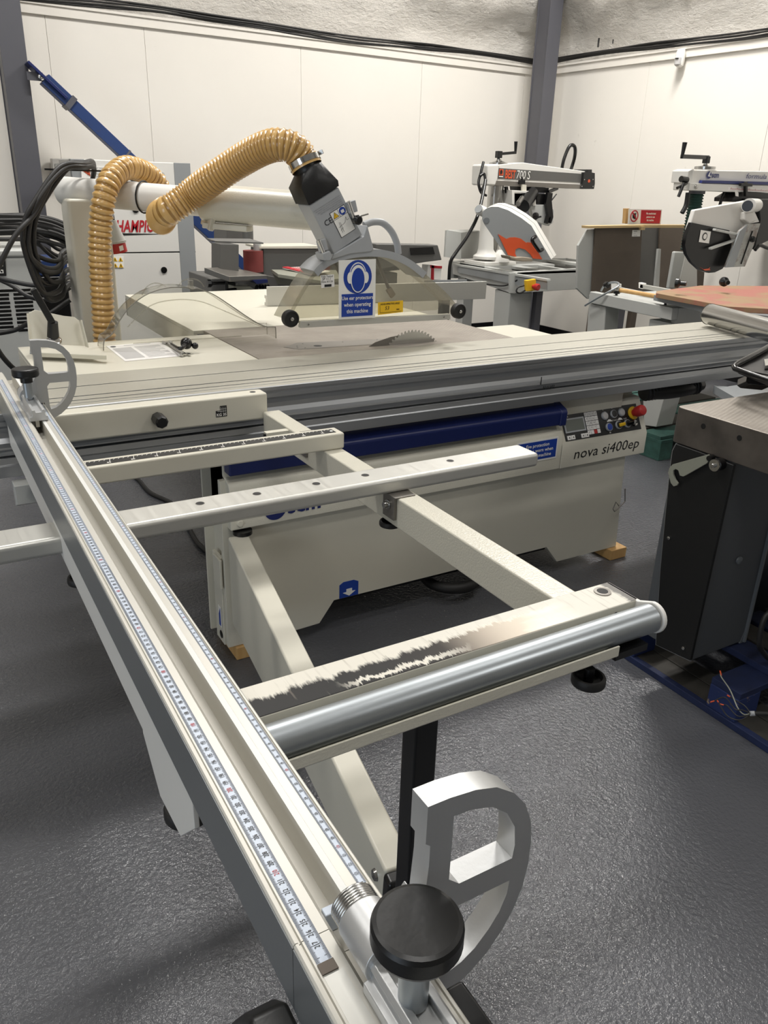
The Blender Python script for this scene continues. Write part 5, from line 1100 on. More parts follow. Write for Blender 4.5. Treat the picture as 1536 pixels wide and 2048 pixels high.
# guard
gf = [(964.5,427), (967,421), (974,416), (983,413.5), (996,413.7), (1016,420.5), (1041.6,435.7), (1062,451), (1102.5,519.5), (1018,519.5), (1008,506), (968,448), (964,438)]
gpts = [V(p) for p in ((3.745,5.000,1.253), (3.755,5.000,1.273), (3.785,5.000,1.291), (3.825,5.000,1.300), (3.885,5.000,1.300), (3.981,5.000,1.277), (4.109,5.000,1.225), (4.215,5.000,1.170), (4.454,5.000,0.915), (4.030,5.000,0.924), (3.976,5.000,0.974), (3.768,5.000,1.181), (3.746,5.000,1.215))]
gv = V((4.026,5.100,1.325)) - V((3.885,5.000,1.300))
link('blade_guard', MB().prism(gpts, gv), ['white'], r1, bevel=.004)
link('guard_face', MB().prism([p + V((.0, -.003, 0)) for p in gpts], (0, .002, 0)), 'mgrey', r1)
link('guard_band', MB().prism([p + gv * .48 + (p - V((4.020,5.000,1.103))).normalized() * .004 for p in gpts], gv * .04), 'lgrey', r1)
og = link('guard_graphic', MB().prism([(3.900,4.994,1.111), (3.984,4.994,1.075), (4.017,4.994,1.085), (4.065,4.994,1.087), (4.121,4.994,1.077), (4.182,4.994,1.044), (4.186,4.994,1.050), (4.241,4.994,1.045), (4.357,4.994,0.921), (4.261,4.994,0.929), (4.227,4.994,0.963), (4.173,4.994,0.997), (4.112,4.994,1.010), (4.080,4.994,0.998), (4.078,4.994,0.973), (4.096,4.994,0.944), (4.012,4.994,0.959)], (0, .002, 0)), 'orange', r1)
link('guard_handle', MB().tube([(4.236,4.960,1.093), (4.200,4.950,1.076), (4.208,4.950,1.054), (4.253,4.950,1.010), (4.281,4.950,0.988), (4.318,4.960,0.998)], .014, 12), 'blacks', r1)
link('dust_spout', MB().tube([(3.738,5.040,1.279), (3.790,5.040,1.262)], .036, 20, smoothpath=False), 'white', r1)
link('spout_mouth', MB().lathe((3.733,5.030,1.281), (-.75, -.35, .45), [(.03, 0), (.03, .006)], 18), 'mgrey', r1)
link('guard_eye', disc(V((3.785,4.995,1.205)), .028, .02, 0, 18), 'machgrey', r1)
link('rag', MB().prism([(3.996,4.950,0.956), (4.056,4.950,0.944), (4.118,4.950,0.946), (4.218,4.950,0.937), (4.226,4.950,0.911), (4.122,4.950,0.913), (4.008,4.950,0.934)], (0, .12, 0)), 'grease', r1, bevel=.006)
# bed
XS = 4.02
bed = MB().prism([(4.020,5.732,0.828), (4.020,4.537,0.832), (4.020,4.534,0.815), (4.020,5.730,0.812)], (.035, 0, 0))
link('side_rail', bed, 'lgrey', r1, bevel=.002)
link('rail_web', MB().prism([(4.030,5.673,0.825), (4.030,4.547,0.824), (4.030,4.536,0.755), (4.030,4.843,0.751), (4.030,5.666,0.761)], (.004, 0, 0)), 'mgrey', r1)
link('side_skirt', MB().prism([(4.050,5.773,0.811), (4.050,4.935,0.806), (4.050,4.917,0.679), (4.050,4.965,0.678), (4.050,5.765,0.738)], (.02, 0, 0)), 'lgrey', r1, bevel=.003)
link('front_skirt', MB().prism([(3.970,4.900,0.838), (4.701,4.900,0.857), (4.728,4.900,0.693), (3.987,4.900,0.687)], (0, .02, 0)), 'lgrey', r1, bevel=.003)
link('bed_pan', MB().box(4.06, 5.35, 4.92, 5.80, .76, .775), 'sgrey', r1)
for ya, yb_ in ((5.12, 5.20), (5.42, 5.47)): pass
for xa, xb in ((4.06, 4.12), (4.34, 4.44), (4.62, 4.66), (5.1, 5.2)): link('bed_rail', MB().box(xa, xb, 4.92, 5.8, .815, .838), 'lgrey', r1, bevel=.002)
link('bed_back', MB().box(4.04, 5.35, 5.78, 5.82, .70, .842).box(5.33, 5.35, 4.9, 5.8, .70, .842), 'lgrey', r1)
link('bed_front', MB().box(4.04, 5.35, 4.9, 4.96, .822, .842), 'lgrey', r1, bevel=.002)
link('column_bridge', MB().box(4.06, 4.8, 5.34, 5.68, .8, .842), 'lgrey', r1)
link('front_leg', MB().prism([(4.060,5.181,0.684), (4.060,4.984,0.674), (4.060,4.987,0.274), (4.060,5.172,0.270)], (.22, 0, 0)), 'lgrey', r1, bevel=.006)
link('rear_leg', MB().box(5.12, 5.3, 4.95, 5.05, 0, .72), 'dgrey', r1)
link('rear_leg', MB().box(4.3, 4.36, 4.95, 5.0, 0, .72), 'dgrey', r1)
link('rear_leg', MB().box(4.1, 4.2, 5.65, 5.75, 0, .72), 'lgrey', r1)
link('back_box', MB().prism([(3.850,5.600,1.099), (3.994,5.600,1.079), (4.011,5.600,0.872), (3.849,5.600,0.895)], (0, .02, 0)).prism([(4.095,5.750,1.081), (4.302,5.750,1.084), (4.322,5.750,0.865), (4.112,5.750,0.861)], (0, .02, 0)).prism([(3.850,5.600,1.099), (3.994,5.600,1.079), (4.286,5.750,1.084), (4.191,5.750,1.092)], (0, 0, .004)), 'lgrey', r1)
eb = link('stop_box', MB().prism([(3.980,4.737,0.805), (3.980,4.702,0.801), (3.980,4.691,0.727), (3.980,4.726,0.730)], (.05, 0, 0)), 'blacks', r1)
yb_ = V((3.884,4.600,0.819)); 
link('stop_plate', MB().prism([(3.884,4.600,0.819), (3.972,4.600,0.827), (3.987,4.600,0.745), (3.898,4.600,0.742)], (0, .03, 0)), 'yellow', r1, bevel=.004)
link('stop_button', MB().lathe((3.950,4.600,0.775), (.1, -1, 0), [(.013, 0), (.013, .02), (.024, .026), (.025, .05), (.018, .056)], 20), 'red', r1)
link('stop_cable', MB().tube([(3.882,4.620,0.782), (3.828,4.620,0.770), (3.817,4.620,0.742), (3.851,4.620,0.730), (3.896,4.620,0.746)], .006, 8), 'cable', r1)
link('skirt_cable', MB().tube([(4.030,5.512,0.678), (4.030,5.467,0.711), (4.030,5.344,0.713), (4.030,5.179,0.716), (4.030,5.022,0.730), (4.030,4.878,0.787)], .006, 8), 'cable', r1)
link('cable_loop', MB().tube([(4.840,5.420,1.592), (4.852,5.420,1.661), (4.887,5.420,1.744), (4.922,5.420,1.768), (4.958,5.420,1.747), (4.964,5.420,1.676), (4.973,5.460,1.574)], .014, 10), 'blacks', r1)
link('feed_cable', MB().tube([(3.984,5.350,1.607), (3.945,5.320,1.533), (3.914,5.300,1.462), (3.927,5.280,1.410), (3.960,5.280,1.463), (3.960,5.300,1.523), (3.924,5.300,1.508)], .011, 10), 'blacks', r1)
link('feed_cable', MB().tube([(3.948,5.260,1.481), (3.889,5.200,1.383), (3.778,5.100,1.231), (3.662,5.050,1.094), (3.553,5.030,0.981), (3.509,5.030,0.911), (3.505,5.030,0.787), (3.511,5.030,0.642)], .013, 10), 'blacks', r1)
link('feed_cable', MB().tube([(3.989,5.400,1.444), (4.018,5.400,1.391), (4.107,5.450,1.369)], .01, 8), 'blacks', r1)
# switch box and tray between the two saws
sw = thing('switch_box', 'small red and white switch box on a grey bracket beside the first radial saw', 'switch box', (3.293,4.900,0.808))
link('box', MB().prism([(3.227,4.900,0.912), (3.347,4.900,0.903), (3.345,4.900,0.803), (3.220,4.900,0.814)], (0, .08, 0)), 'whitep', sw, bevel=.004)
link('red_band', MB().prism([(3.255,4.897,0.909), (3.276,4.897,0.908), (3.282,4.897,0.809), (3.256,4.897,0.809)], (0, .004, 0)).prism([(3.246,4.897,0.912), (3.345,4.897,0.903), (3.346,4.897,0.886), (3.247,4.897,0.892)], (0, .004, 0)), 'redp', sw)
link('bracket', MB().prism([(3.194,4.880,0.810), (3.560,4.880,0.805), (3.557,4.880,0.681), (3.201,4.880,0.696)], (0, .01, 0)), 'mgrey', sw)
link('bracket_leg', MB().box((3.367,4.900,0.665)[0], (3.434,4.900,0.662)[0], 4.9, 4.95, 0, (3.384,4.900,0.735)[2]), 'blacks', sw)

# ------------------------------------------------------------------ dust enclosure with pale wooden top
bx = thing('saw_enclosure', 'brown board saw enclosure with pale wooden top between the radial arm saws', 'enclosure', (4.7, 4.55, 0))
link('brown_panel', MB().prism([(4.298,4.400,1.197), (4.765,4.400,1.201), (4.837,4.400,0.667), (4.348,4.400,0.688)], (0, .012, 0)), 'brown', bx, bevel=.002)
link('metal_side', MB().prism([(4.315,4.420,1.180), (4.249,4.420,1.176), (4.176,4.420,1.069), (4.211,4.420,0.773), (4.331,4.420,0.694), (4.372,4.420,0.692)], (0, .02, 0)), 'lgrey', bx, bevel=.002)
xi = (4.791,4.400,1.032)[0]
link('inner_panel', MB().prism([(5.119,4.720,1.172), (5.323,4.720,1.171), (5.422,4.720,0.641), (5.175,4.720,0.651)], (0, .01, 0)), 'sgrey', bx)
link('inner_back', MB().prism([(5.289,4.700,1.173), (5.628,4.700,1.172), (5.768,4.700,0.630), (5.375,4.700,0.645)], (0, .012, 0)), 'brown', bx)
link('inner_post', MB().prism([(5.196,4.600,1.018), (5.225,4.600,1.018), (5.271,4.600,0.721), (5.224,4.600,0.723)], (0, .02, 0)), 'lgrey', bx)
zt2 = (4.487,4.400,1.201)[2]
link('wooden_top', MB().prism([(4.192,4.360,1.203), (4.736,4.360,1.210), (4.739,4.360,1.193), (4.195,4.360,1.187)], (0, .07, 0)), ['plytop'], bx, bevel=.001)
link('wooden_top', MB().prism([(4.790,4.420,1.208), (5.327,4.420,1.207), (5.333,4.420,1.187), (4.794,4.420,1.187)], (0, .06, 0)), 'plytop', bx, bevel=.001)
link('corner_batten', MB().prism([(4.706,4.350,1.200), (4.740,4.350,1.200), (4.742,4.350,1.176), (4.712,4.350,1.176)], (0, .03, 0)), 'plytop', bx)
lb_ = link('sticker', MB().prism([(4.665,4.397,1.173), (4.747,4.397,1.173), (4.752,4.397,1.128), (4.669,4.397,1.128)], (0, .002, 0)), 'whitep', bx)
mb = MB(); put_text(mb, 'TESTED', (4.676,4.395,1.160), (1, 0, 0), (0, 0, 1), size=.011, bold=.02); put_text(mb, 'ref 11', (4.679,4.395,1.146), (1, 0, 0), (0, 0, 1), size=.010); put_text(mb, 'next test', (4.682,4.395,1.132), (1, 0, 0), (0, 0, 1), size=.010)
link('lettering', mb, 'machgrey', lb_)
link('legs', MB().box((4.388,4.420,0.684)[0], (4.388,4.420,0.684)[0] + .05, 4.41, 4.46, 0, (4.368,4.420,0.685)[2]).box((4.854,4.420,0.664)[0] - .05, (4.854,4.420,0.664)[0], 4.41, 4.46, 0, (4.368,4.420,0.685)[2]), 'brown', bx)
sn = thing('safety_sign', 'red and white no unauthorised persons sign standing on the wooden enclosure top', 'sign', (4.897,4.500,1.209))
link('board', MB().prism([(4.708,4.500,1.313), (5.056,4.500,1.313), (5.065,4.500,1.202), (4.720,4.500,1.202)], (0, .004, 0)), 'whitep', sn)
link('red_field', MB().prism([(4.835,4.497,1.307), (5.046,4.497,1.306), (5.051,4.497,1.213), (4.845,4.497,1.215)], (0, .002, 0)), 'redp', sn)
c_ = V((4.771,4.497,1.265)); link('ring', MB().ring(circ(c_, .041, 28), circ(c_, .0335, 28), (0, .002, 0)), 'redp', sn)
link('hand_symbol', MB().prism([c_ + V(p) for p in ((-.018, 0, .004), (-.006, 0, .02), (.004, 0, .018), (.016, 0, .024), (.012, 0, .006), (.02, 0, -.01), (.006, 0, -.022), (-.014, 0, -.014))], (0, .0015, 0)), 'blackp', sn)
link('ring_bar', MB().bar(c_ + V((-.024, -.0015, .024)), c_ + V((.024, -.0015, -.024)), .003, .008), 'redp', sn)
mb = MB()
for k, s in enumerate(('No unauthorised', 'persons to use', 'this machine')): put_text(mb, s, V((4.940,4.495,1.277)) + V((0, 0, -.0235 * k)), (1, 0, 0), (0, 0, 1), size=.0205, align='C', bold=.02, xs=.72)
link('lettering', mb, 'whitep', sn)
solo('wood_offcut', MB().prism([(4.708,4.530,1.315), (4.744,4.530,1.316), (4.755,4.530,1.208), (4.718,4.530,1.211), (4.717,4.530,1.246)], (0, .03, 0)), 'pine', 'upright pine offcut standing behind the red and white sign', 'wood offcut')

# ------------------------------------------------------------------ second radial arm saw
r2 = thing('radial_arm_saw', 'white radial arm saw with blue stripe and black bladed guard by the right wall', 'saw', (4.6, 3.6, 0))
link('arm', MB().prism([(4.735,4.000,1.580), (5.606,4.000,1.597), (5.658,4.000,1.446), (4.738,4.000,1.451)], (0, .15, 0)), 'white', r2, bevel=.006)
link('arm_end', MB().prism([(4.716,4.020,1.573), (4.767,4.020,1.587), (4.780,4.020,1.499), (4.720,4.020,1.498)], (0, .14, 0)), 'white', r2, bevel=.004)
link('arm_ledge', MB().prism([(4.702,3.980,1.498), (5.611,3.980,1.500), (5.628,3.980,1.449), (4.704,3.980,1.454)], (0, .03, 0)), 'white', r2, bevel=.002)
link('arm_stripe', MB().prism([(4.816,3.975,1.518), (5.595,3.975,1.526), (5.602,3.975,1.506), (4.811,3.975,1.501)], (0, .026, 0)), 'navyp', r2)
ra2 = (V((5.530,3.990,1.544)) - V((4.803,3.990,1.541))).normalized()
scm_logo(r2, (4.871,3.993,1.529), ra2, (0, 0, 1), .048, 'navyp', 'navyp')
text('lettering', 'formula', (5.289,3.993,1.543), ra2, (0, 0, 1), 'navyp', r2, width=(5.516,3.993,1.547)[0] - (5.289,3.993,1.543)[0], size=.046, shear=.2)
mb = MB()
for k in range(36): 
    c_ = V((5.126,3.975,1.469)).lerp(V((5.605,3.975,1.462)), k / 36); mb.box(c_.x, c_.x + .001, c_.y, c_.y + .002, c_.z - .002, c_.z + (.010 if k % 5 == 0 else .005))
link('arm_scale', mb, 'redp', r2)
link('scale_strip', MB().prism([(5.095,3.979,1.482), (5.618,3.979,1.476), (5.626,3.979,1.452), (5.097,3.979,1.459)], (0, .002, 0)), 'paper', r2)
hc = V((4.923,4.060,1.617)); ha = V((4.602,4.000,1.658))
link('head_plate', MB().lathe(hc + V((0, 0, -.018)), (0, 0, 1), [(.07, -.01), (.07, .008), (.03, .012), (.014, .02), (.014, .05)], 22), 'steel', r2)
hb_ = link('crank_hub', MB().bar(hc + V((0, 0, .01)), hc + V((0, 0, .055)), .035, .04, (0, 1, 0)), 'blacks', r2, bevel=.004)
link('crank_arm', MB().bar(hc + V((.015, 0, .048)), ha + V((.0, 0, .0)), .02, .026), 'blacks', hb_, bevel=.003)
link('crank_grip', MB().tube([ha + V((.006, 0, 0)), V((4.614,4.000,1.743))], lambda t_: .010 + .006 * t_, 12, smoothpath=False), 'blacks', hb_)
link('lock_handle', MB().tube([(4.620,3.990,1.521), (4.680,3.990,1.516)], .02, 12, smoothpath=False).tube([(4.572,3.970,1.464), (4.635,3.970,1.484), (4.673,3.980,1.497)], .009, 10, smoothpath=False).tube([(4.588,3.960,1.412), (4.620,3.960,1.497)], .011, 10, smoothpath=False), 'blacks', r2)
link('lock_lever', MB().tube([(4.745,4.020,1.438), (4.746,4.020,1.359), (4.719,4.020,1.307)], .016, 10), 'black', r2)
link('arm_bolt', MB().lathe((4.763,3.980,1.476), (0, -1, 0), [(.013, 0), (.013, .01), (.007, .014)], 14), 'steel', r2)
# bellows round the column
bt0, bt1 = V((4.952,4.080,1.431)), V((4.872,4.080,1.057)); xb = V(((4.907,4.080,1.365)[0], 4.08, bt0.z))
mb = MB(); nb_ = 21; zz0 = bt0.z; zz1 = (4.909,4.080,1.056)[2]
pr_ = []
for k in range(nb_): 
    z = zz1 + (zz0 - zz1) * k / (nb_ - 1); dz = (zz0 - zz1) / (nb_ - 1); pr_ += [(.043, z), (.051, z + dz * .35), (.051, z + dz * .5), (.043, z + dz * .85)]
mb.lathe((xb.x, 4.08, 0), (0, 0, 1), [(r, z) for r, z in pr_], 26)
link('bellows', mb, 'green', r2, sharp=.5)
link('bellows_collar', MB().lathe((xb.x, 4.08, zz0), (0, 0, 1), [(.055, 0), (.055, .05)], 22), 'dgrey', r2)
link('column_foot', MB().prism([(4.687,4.000,1.056), (4.916,4.000,1.046), (4.981,4.000,0.802), (4.683,4.000,0.802)], (0, .03, 0)), 'lgrey', r2, bevel=.01)
link('foot_facet', MB().prism([(4.796,3.995,1.048), (4.910,3.995,1.046), (4.975,3.995,0.803), (4.774,3.995,0.807)], (0, .01, 0)), 'white', r2)
link('rear_post', MB().prism([(5.207,4.200,0.899), (5.283,4.200,0.890), (5.301,4.200,0.760), (5.226,4.200,0.762)], (0, .05, 0)), 'brown', r2)
# guard
link('guard_shell', MB().prism([(4.459,3.700,1.337), (4.885,3.700,1.391), (4.983,3.700,1.404), (5.133,3.700,1.266), (5.031,3.700,1.253), (4.926,3.700,1.190), (4.926,3.700,1.087), (4.573,3.700,1.091), (4.431,3.700,1.210)], (0, .035, 0)), 'white', r2, bevel=.008, seg=3)
bl = [V(p) for p in ((4.439,3.690,1.262), (4.824,3.690,1.213), (4.821,3.690,1.191), (4.865,3.690,1.146), (4.876,3.690,1.072), (4.860,3.690,1.007), (4.820,3.690,0.966), (4.750,3.690,0.945), (4.690,3.690,0.943), (4.595,3.690,0.965), (4.503,3.690,1.015), (4.441,3.690,1.069), (4.408,3.690,1.125), (4.407,3.690,1.186))]
link('guard_cover', MB().prism(bl, (0, .03, 0)), 'blacks', r2, bevel=.003)
bdg = link('blade_badge', MB().prism([(4.531,3.685,1.217), (4.630,3.685,1.207), (4.631,3.685,1.133), (4.531,3.685,1.143)], (0, .002, 0)), 'whitep', r2)
c_ = V((4.576,3.682,1.177)); stp = []
for k in range(36): a = k * PI / 18; r_ = .026 if k % 2 else .020; stp.append(c_ + V((r_ * math.cos(a), 0, r_ * math.sin(a))))
link('blade_symbol', MB().prism(stp, (0, .001, 0)), 'blackp', bdg); link('blade_symbol', disc(c_ + V((0, -.0005, 0)), .0165, .0165, 0, 22), 'whitep', bdg)
link('rotation_arrow', MB().prism([(4.583,3.685,0.985), (4.622,3.685,0.970), (4.675,3.685,0.973), (4.683,3.685,0.981), (4.681,3.685,0.970), (4.694,3.685,0.962), (4.639,3.685,0.961)], (0, .002, 0)), 'orange', r2)
for a, b in (((4.625,3.660,1.221), (4.864,3.660,1.189)), ((4.618,3.660,1.103), (4.854,3.660,1.155))): link('guard_arm', MB().bar(a, b, .014, .026, (0, -1, 0)), 'lgrey', r2, bevel=.003)
link('dust_pipe', MB().tube([(4.871,3.620,1.372), (5.193,3.800,1.369)], .044, 26, smoothpath=False), 'white', r2)
link('pipe_mouth', MB().lathe((4.835,3.600,1.369), V((4.871,3.620,1.372)) - V((5.193,3.800,1.369)), [(.034, 0), (.034, .004)], 22), 'blacks', r2)
link('pipe_neck', MB().prism([(4.912,3.660,1.330), (4.994,3.660,1.331), (5.052,3.660,1.281), (4.977,3.660,1.255), (4.917,3.660,1.280)], (0, .08, 0)), 'white', r2, bevel=.01)
link('side_shield', MB().prism([(4.861,3.640,1.213), (4.930,3.640,1.253), (5.058,3.640,1.260), (5.034,3.640,1.122), (4.984,3.640,0.983), (4.788,3.640,0.981)], (0, .02, 0)), 'rustgrey', r2, bevel=.002)
link('shield_edge', MB().prism([(4.847,3.630,1.213), (4.917,3.630,1.254), (4.856,3.630,0.984), (4.775,3.630,0.983)], (0, .01, 0)), 'mgrey', r2)
link('shield_slot', MB().bar((4.983,3.635,1.213), (4.930,3.635,1.001), .005, .008, (0, -1, 0)), 'blacks', r2)
link('shield_knob', MB().lathe((4.971,3.630,1.162), (-.3, -1, 0), [(.01, 0), (.02, .012), (.02, .03), (.012, .034)], 8), 'blacks', r2)
link('motor', MB().prism([(5.269,3.850,1.410), (5.513,3.850,1.414), (5.599,3.850,1.170), (5.404,3.850,1.103), (5.336,3.850,1.069), (5.337,3.850,1.272)], (0, .2, 0)), 'blacks', r2, bevel=.01)
link('carriage', MB().prism([(5.171,3.980,1.411), (5.306,3.980,1.466), (5.688,3.980,1.447), (5.707,3.980,1.392), (5.173,3.980,1.385)], (0, .16, 0)), 'blackp', r2, bevel=.004)
link('length_stop', MB().bar((5.247,3.960,1.518), (5.276,3.960,1.427), .02, .022, (0, -1, 0)).bar((5.187,3.955,1.500), (5.312,3.955,1.500), .02, .02), 'black', r2, bevel=.002)
link('hanging_tag', MB().prism([(5.138,3.950,1.464), (5.180,3.950,1.448), (5.188,3.950,1.422), (5.155,3.950,1.425)], (0, .001, 0)), 'paper', r2)
link('cable_drop', MB().tube([(5.158,4.050,1.449), (5.142,4.050,1.412), (5.132,4.050,1.355)], .011, 8), 'blacks', r2)
link('feed_cable', MB().tube([(5.139,3.700,1.084), (5.183,3.700,1.113), (5.271,3.700,1.095), (5.357,3.700,1.088)], .012, 8), 'blacks', r2)
# bed frame on its legs
XF = 3.66
link('front_beam', MB().prism([(3.660,3.726,0.857), (3.660,3.078,0.847), (3.660,3.074,0.780), (3.660,3.731,0.790)], (.05, 0, 0)), 'lgrey', r2, bevel=.004)
yc_, zc_ = (3.660,3.078,0.847)[1], (3.660,3.078,0.847)[2]
link('end_beam', MB().box(3.712, 5.0, yc_, yc_ + .04, zc_ - .09, zc_ - .002), 'lgrey', r2, bevel=.004)
link('bed_sheet', MB().box(3.68, 5.0, yc_ + .03, 3.75, zc_ - .02, zc_ - .012), 'lgrey', r2)
ya0, za0 = (3.660,3.726,0.857)[1], zc_
link('cabinet_end', MB().prism([(3.720,3.264,0.748), (3.720,3.127,0.749), (3.720,3.110,0.633), (3.720,3.236,0.611)], (.9, 0, 0)), 'white', r2)
link('leg', MB().prism([(3.680,3.747,0.784), (3.680,3.599,0.783), (3.680,3.578,0.552), (3.680,3.727,0.526)], (.12, 0, 0)), 'lgrey', r2, bevel=.008)
link('leg', MB().prism([(3.680,3.230,0.408), (3.680,3.036,0.450), (3.680,3.072,0.162), (3.680,3.162,0.147)], (.14, 0, 0)), 'lgrey', r2, bevel=.004)
link('leg_upper', MB().box(3.70, 3.84, 3.10, 3.26, .35, zc_ - .09), 'lgrey', r2)
for a, b, r_ in (((3.750,3.597,0.887), (3.750,3.138,0.876), .012), ((3.950,3.590,0.896), (3.950,3.341,0.892), .012)): 
    link('guide_tube', MB().bar(a, b, .02, .024), 'aluy', r2, bevel=.002)
link('tube_block', MB().prism([(3.740,3.638,0.915), (3.740,3.580,0.916), (3.740,3.574,0.882), (3.740,3.632,0.880)], (.03, 0, 0)), 'whitep', r2, bevel=.002)
link('tube_block', MB().prism([(3.940,3.605,0.916), (3.940,3.567,0.914), (3.940,3.561,0.882), (3.940,3.598,0.883)], (.03, 0, 0)), 'whitep', r2, bevel=.002)
link('block_knob', MB().lathe((3.740,3.661,0.901), (0, 1, 0), [(.02, 0), (.02, .02), (.012, .03)], 14), 'blacks', r2)
link('rail_knob', MB().lathe((3.710,3.553,0.862), (0, 0, 1), [(.008, -.03), (.008, 0), (.02, .002), (.02, .018)], 12), 'blacks', r2); link('rail_knob', MB().lathe((3.710,3.174,0.859), (0, 0, 1), [(.008, -.03), (.008, 0), (.02, .002), (.02, .018)], 12), 'blacks', r2)
link('bent_cable', MB().tube([(3.630,3.723,0.774), (3.630,3.625,0.832), (3.660,3.560,0.880), (3.700,3.539,0.908), (3.740,3.582,0.922), (3.740,3.639,0.918), (3.740,3.693,0.891), (3.740,3.713,0.859)], .006, 8), 'galv', r2)
for q0, q1 in (((3.662,3.090,0.980), (3.677,3.062,0.980)), ((4.020,3.059,0.980), (3.990,2.995,0.980))): link('bed_knob', MB().lathe(q0, V(q1) - V(q0), [(.012, 0), (.026, .004), (.026, .02), (.012, .03), (.012, .06)], 16), 'blacks', r2)
link('slab_support', MB().prism([(3.690,3.247,0.895), (3.549,2.632,0.895), (3.640,2.466,0.895), (4.645,3.184,0.895), (4.220,3.364,0.895)], (0, 0, -.03)), 'mgrey', r2)
solo('wooden_pole', MB().tube([(3.722,3.540,0.885), (3.722,3.260,0.886), (3.722,3.238,0.886)], .0125, 14, smoothpath=False), 'pine', 'pine pole lying along the grey bed of the second radial saw', 'pole')
sl = solo('wood_slab', MB().prism([(3.681,3.227,0.920), (3.605,3.161,0.920), (3.556,2.644,0.920), (3.705,2.505,0.920), (4.701,3.160,0.920), (4.182,3.339,0.920)], (0, 0, -.025)), 'slab', 'thick wood slab with red stained top lying on the second radial saw', 'wood slab', bevel=.002)
# steel roller above the end of the carriage
ro = thing('steel_roller', 'bright steel roller on a stand just beyond the right end of the saw carriage', 'roller', (3.15, 2.0, 0))
q0, q1 = V((3.041,2.352,0.952)), V((2.914,1.970,0.952)); rd = (q1 - q0); rd.z = 0; rd.normalize()
link('roller', MB().tube([q0 + rd * .004, q0 + rd * .9], .044, 40, smoothpath=False), 'steel', ro)
link('roller_end', MB().lathe(q0 + rd * .004, -rd, [(.046, 0), (.043, .003), (.014, .003)], 32), 'steel', ro)
link('stand', MB().bar(q0 + rd * .93 - V((0, 0, .95)), q0 + rd * .93 + V((0, 0, .02)), .08, .04).bar(q0 + rd * .93 - V((-.02, 0, .93)), q0 + rd * .93 - V((-.3, 0, .93)), .06, .04).bar(q0 + rd * .88, q0 + rd * .95, .04, .04), 'dgrey', ro)

# ------------------------------------------------------------------ machine on the blue pallet at the right
rm = thing('surface_planer', 'dark machine with ground iron table on a blue pallet at the right edge', 'machine', (2.2, 1.4, .144))
XT, YT, ZT = (1.835,1.475,0.885)[0], (1.835,1.475,0.885)[1], .885
def rr_poly(x0, x1, y0, y1, r, n=6):
    o = []
    for cx_, cy_, a0 in ((x1 - r, y1 - r, 0), (x0 + r, y1 - r, PI / 2), (x0 + r, y0 + r, PI), (x1 - r, y0 + r, 1.5 * PI)):
        for k in range(n): a = a0 + k * PI / 2 / (n - 1); o.append((cx_ + r * math.cos(a), cy_ + r * math.sin(a)))
    return o
zu = (1.830,1.454,0.782)[2]
tb = link('iron_table', MB().pz(rr_poly(XT, 2.7, .55, YT, .02), zu, ZT), ['ironedge', 'iron'], rm, bevel=.003)
for p_ in tb.data.polygons:
    if p_.normal.z > .9: p_.material_index = 1
for q in ((1.795,1.373,0.853), (1.795,1.257,0.852)): link('table_hole', MB().lathe((XT - .0003, q[1], q[2]), (-1, 0, 0), [(.0075, 0), (.0075, .0006)], 16), 'blackmatt', rm)
XP = 1.83
prof_ = [(1.830,1.392,0.143), (1.830,1.263,0.159), (1.830,1.254,0.778), (1.830,1.366,0.787), (1.830,1.449,0.786), (1.830,1.457,0.757), (1.830,1.454,0.700), (1.830,1.442,0.563), (1.830,1.425,0.388)]
prof_ = [V(p) for p in prof_]
for p in prof_: p.z = min(p.z, zu - .001)
link('black_panel', MB().prism(prof_, (.012, 0, 0)), 'blackmatt', rm, bevel=.0025)
edge = [p for p in (prof_[5:] + prof_[:2])]
link('panel_edge', MB().tube([p + V((.004, 0, 0)) for p in prof_[4:] + prof_[:2]], .0028, 6, smoothpath=False), 'alu', rm)
yb1, yf1 = prof_[0].y, prof_[1].y
link('body', MB().box(1.842, 2.085, yf1 + .008, 1.46, .15, zu), 'planergrey', rm, bevel=.004)
link('body_edge', MB().box(2.082, 2.09, yf1, yf1 + .02, .15, zu), 'machgrey', rm)
link('body_foot', MB().prism([(2.07, 1.27, .146), (2.10, 1.27, .146), (2.10, 1.27, .17), (2.085, 1.27, .20)], (0, .03, 0)), 'machgrey', rm)
link('rear_body', MB().box(2.09, 2.9, 1.32, 1.5, .2, zu), 'blacks', rm)
link('round_plug', MB().lathe((1.969,1.267,0.459), (0, -1, 0), [(.012, -.003), (.012, .002), (.009, .003)], 18), 'machgrey', rm)
for q in ((1.829,1.413,0.500), (1.829,1.292,0.188)): link('panel_screw', MB().lathe(q, (-1, 0, 0), [(.0055, -.001), (.0055, .003), (.003, .004)], 12), 'steel', rm)
hk = [(1337,942), (1339,934), (1345,929), (1417,909), (1420,918), (1413,927), (1373,950), (1366,953), (1358,951), (1357,942), (1352,939), (1347,941), (1346,948), (1350,958), (1356,966), (1354,971), (1347,973), (1341,965)]
hkp = [V(p) for p in ((1.815,1.446,0.696), (1.815,1.445,0.711), (1.815,1.436,0.725), (1.815,1.325,0.789), (1.815,1.318,0.778), (1.815,1.326,0.762), (1.815,1.383,0.710), (1.815,1.393,0.702), (1.815,1.405,0.701), (1.815,1.413,0.714), (1.815,1.423,0.715), (1.815,1.430,0.708), (1.815,1.428,0.697), (1.815,1.418,0.685), (1.815,1.406,0.677), (1.815,1.408,0.670), (1.815,1.419,0.663), (1.815,1.431,0.670))]
link('hook_lever', MB().prism(hkp, (.006, 0, 0)), 'sandgreen', rm, bevel=.001)
link('lever_pin', MB().tube([(1.812,1.319,0.779), (1.830,1.322,0.780)], .008, 12, smoothpath=False), 'blacks', rm)
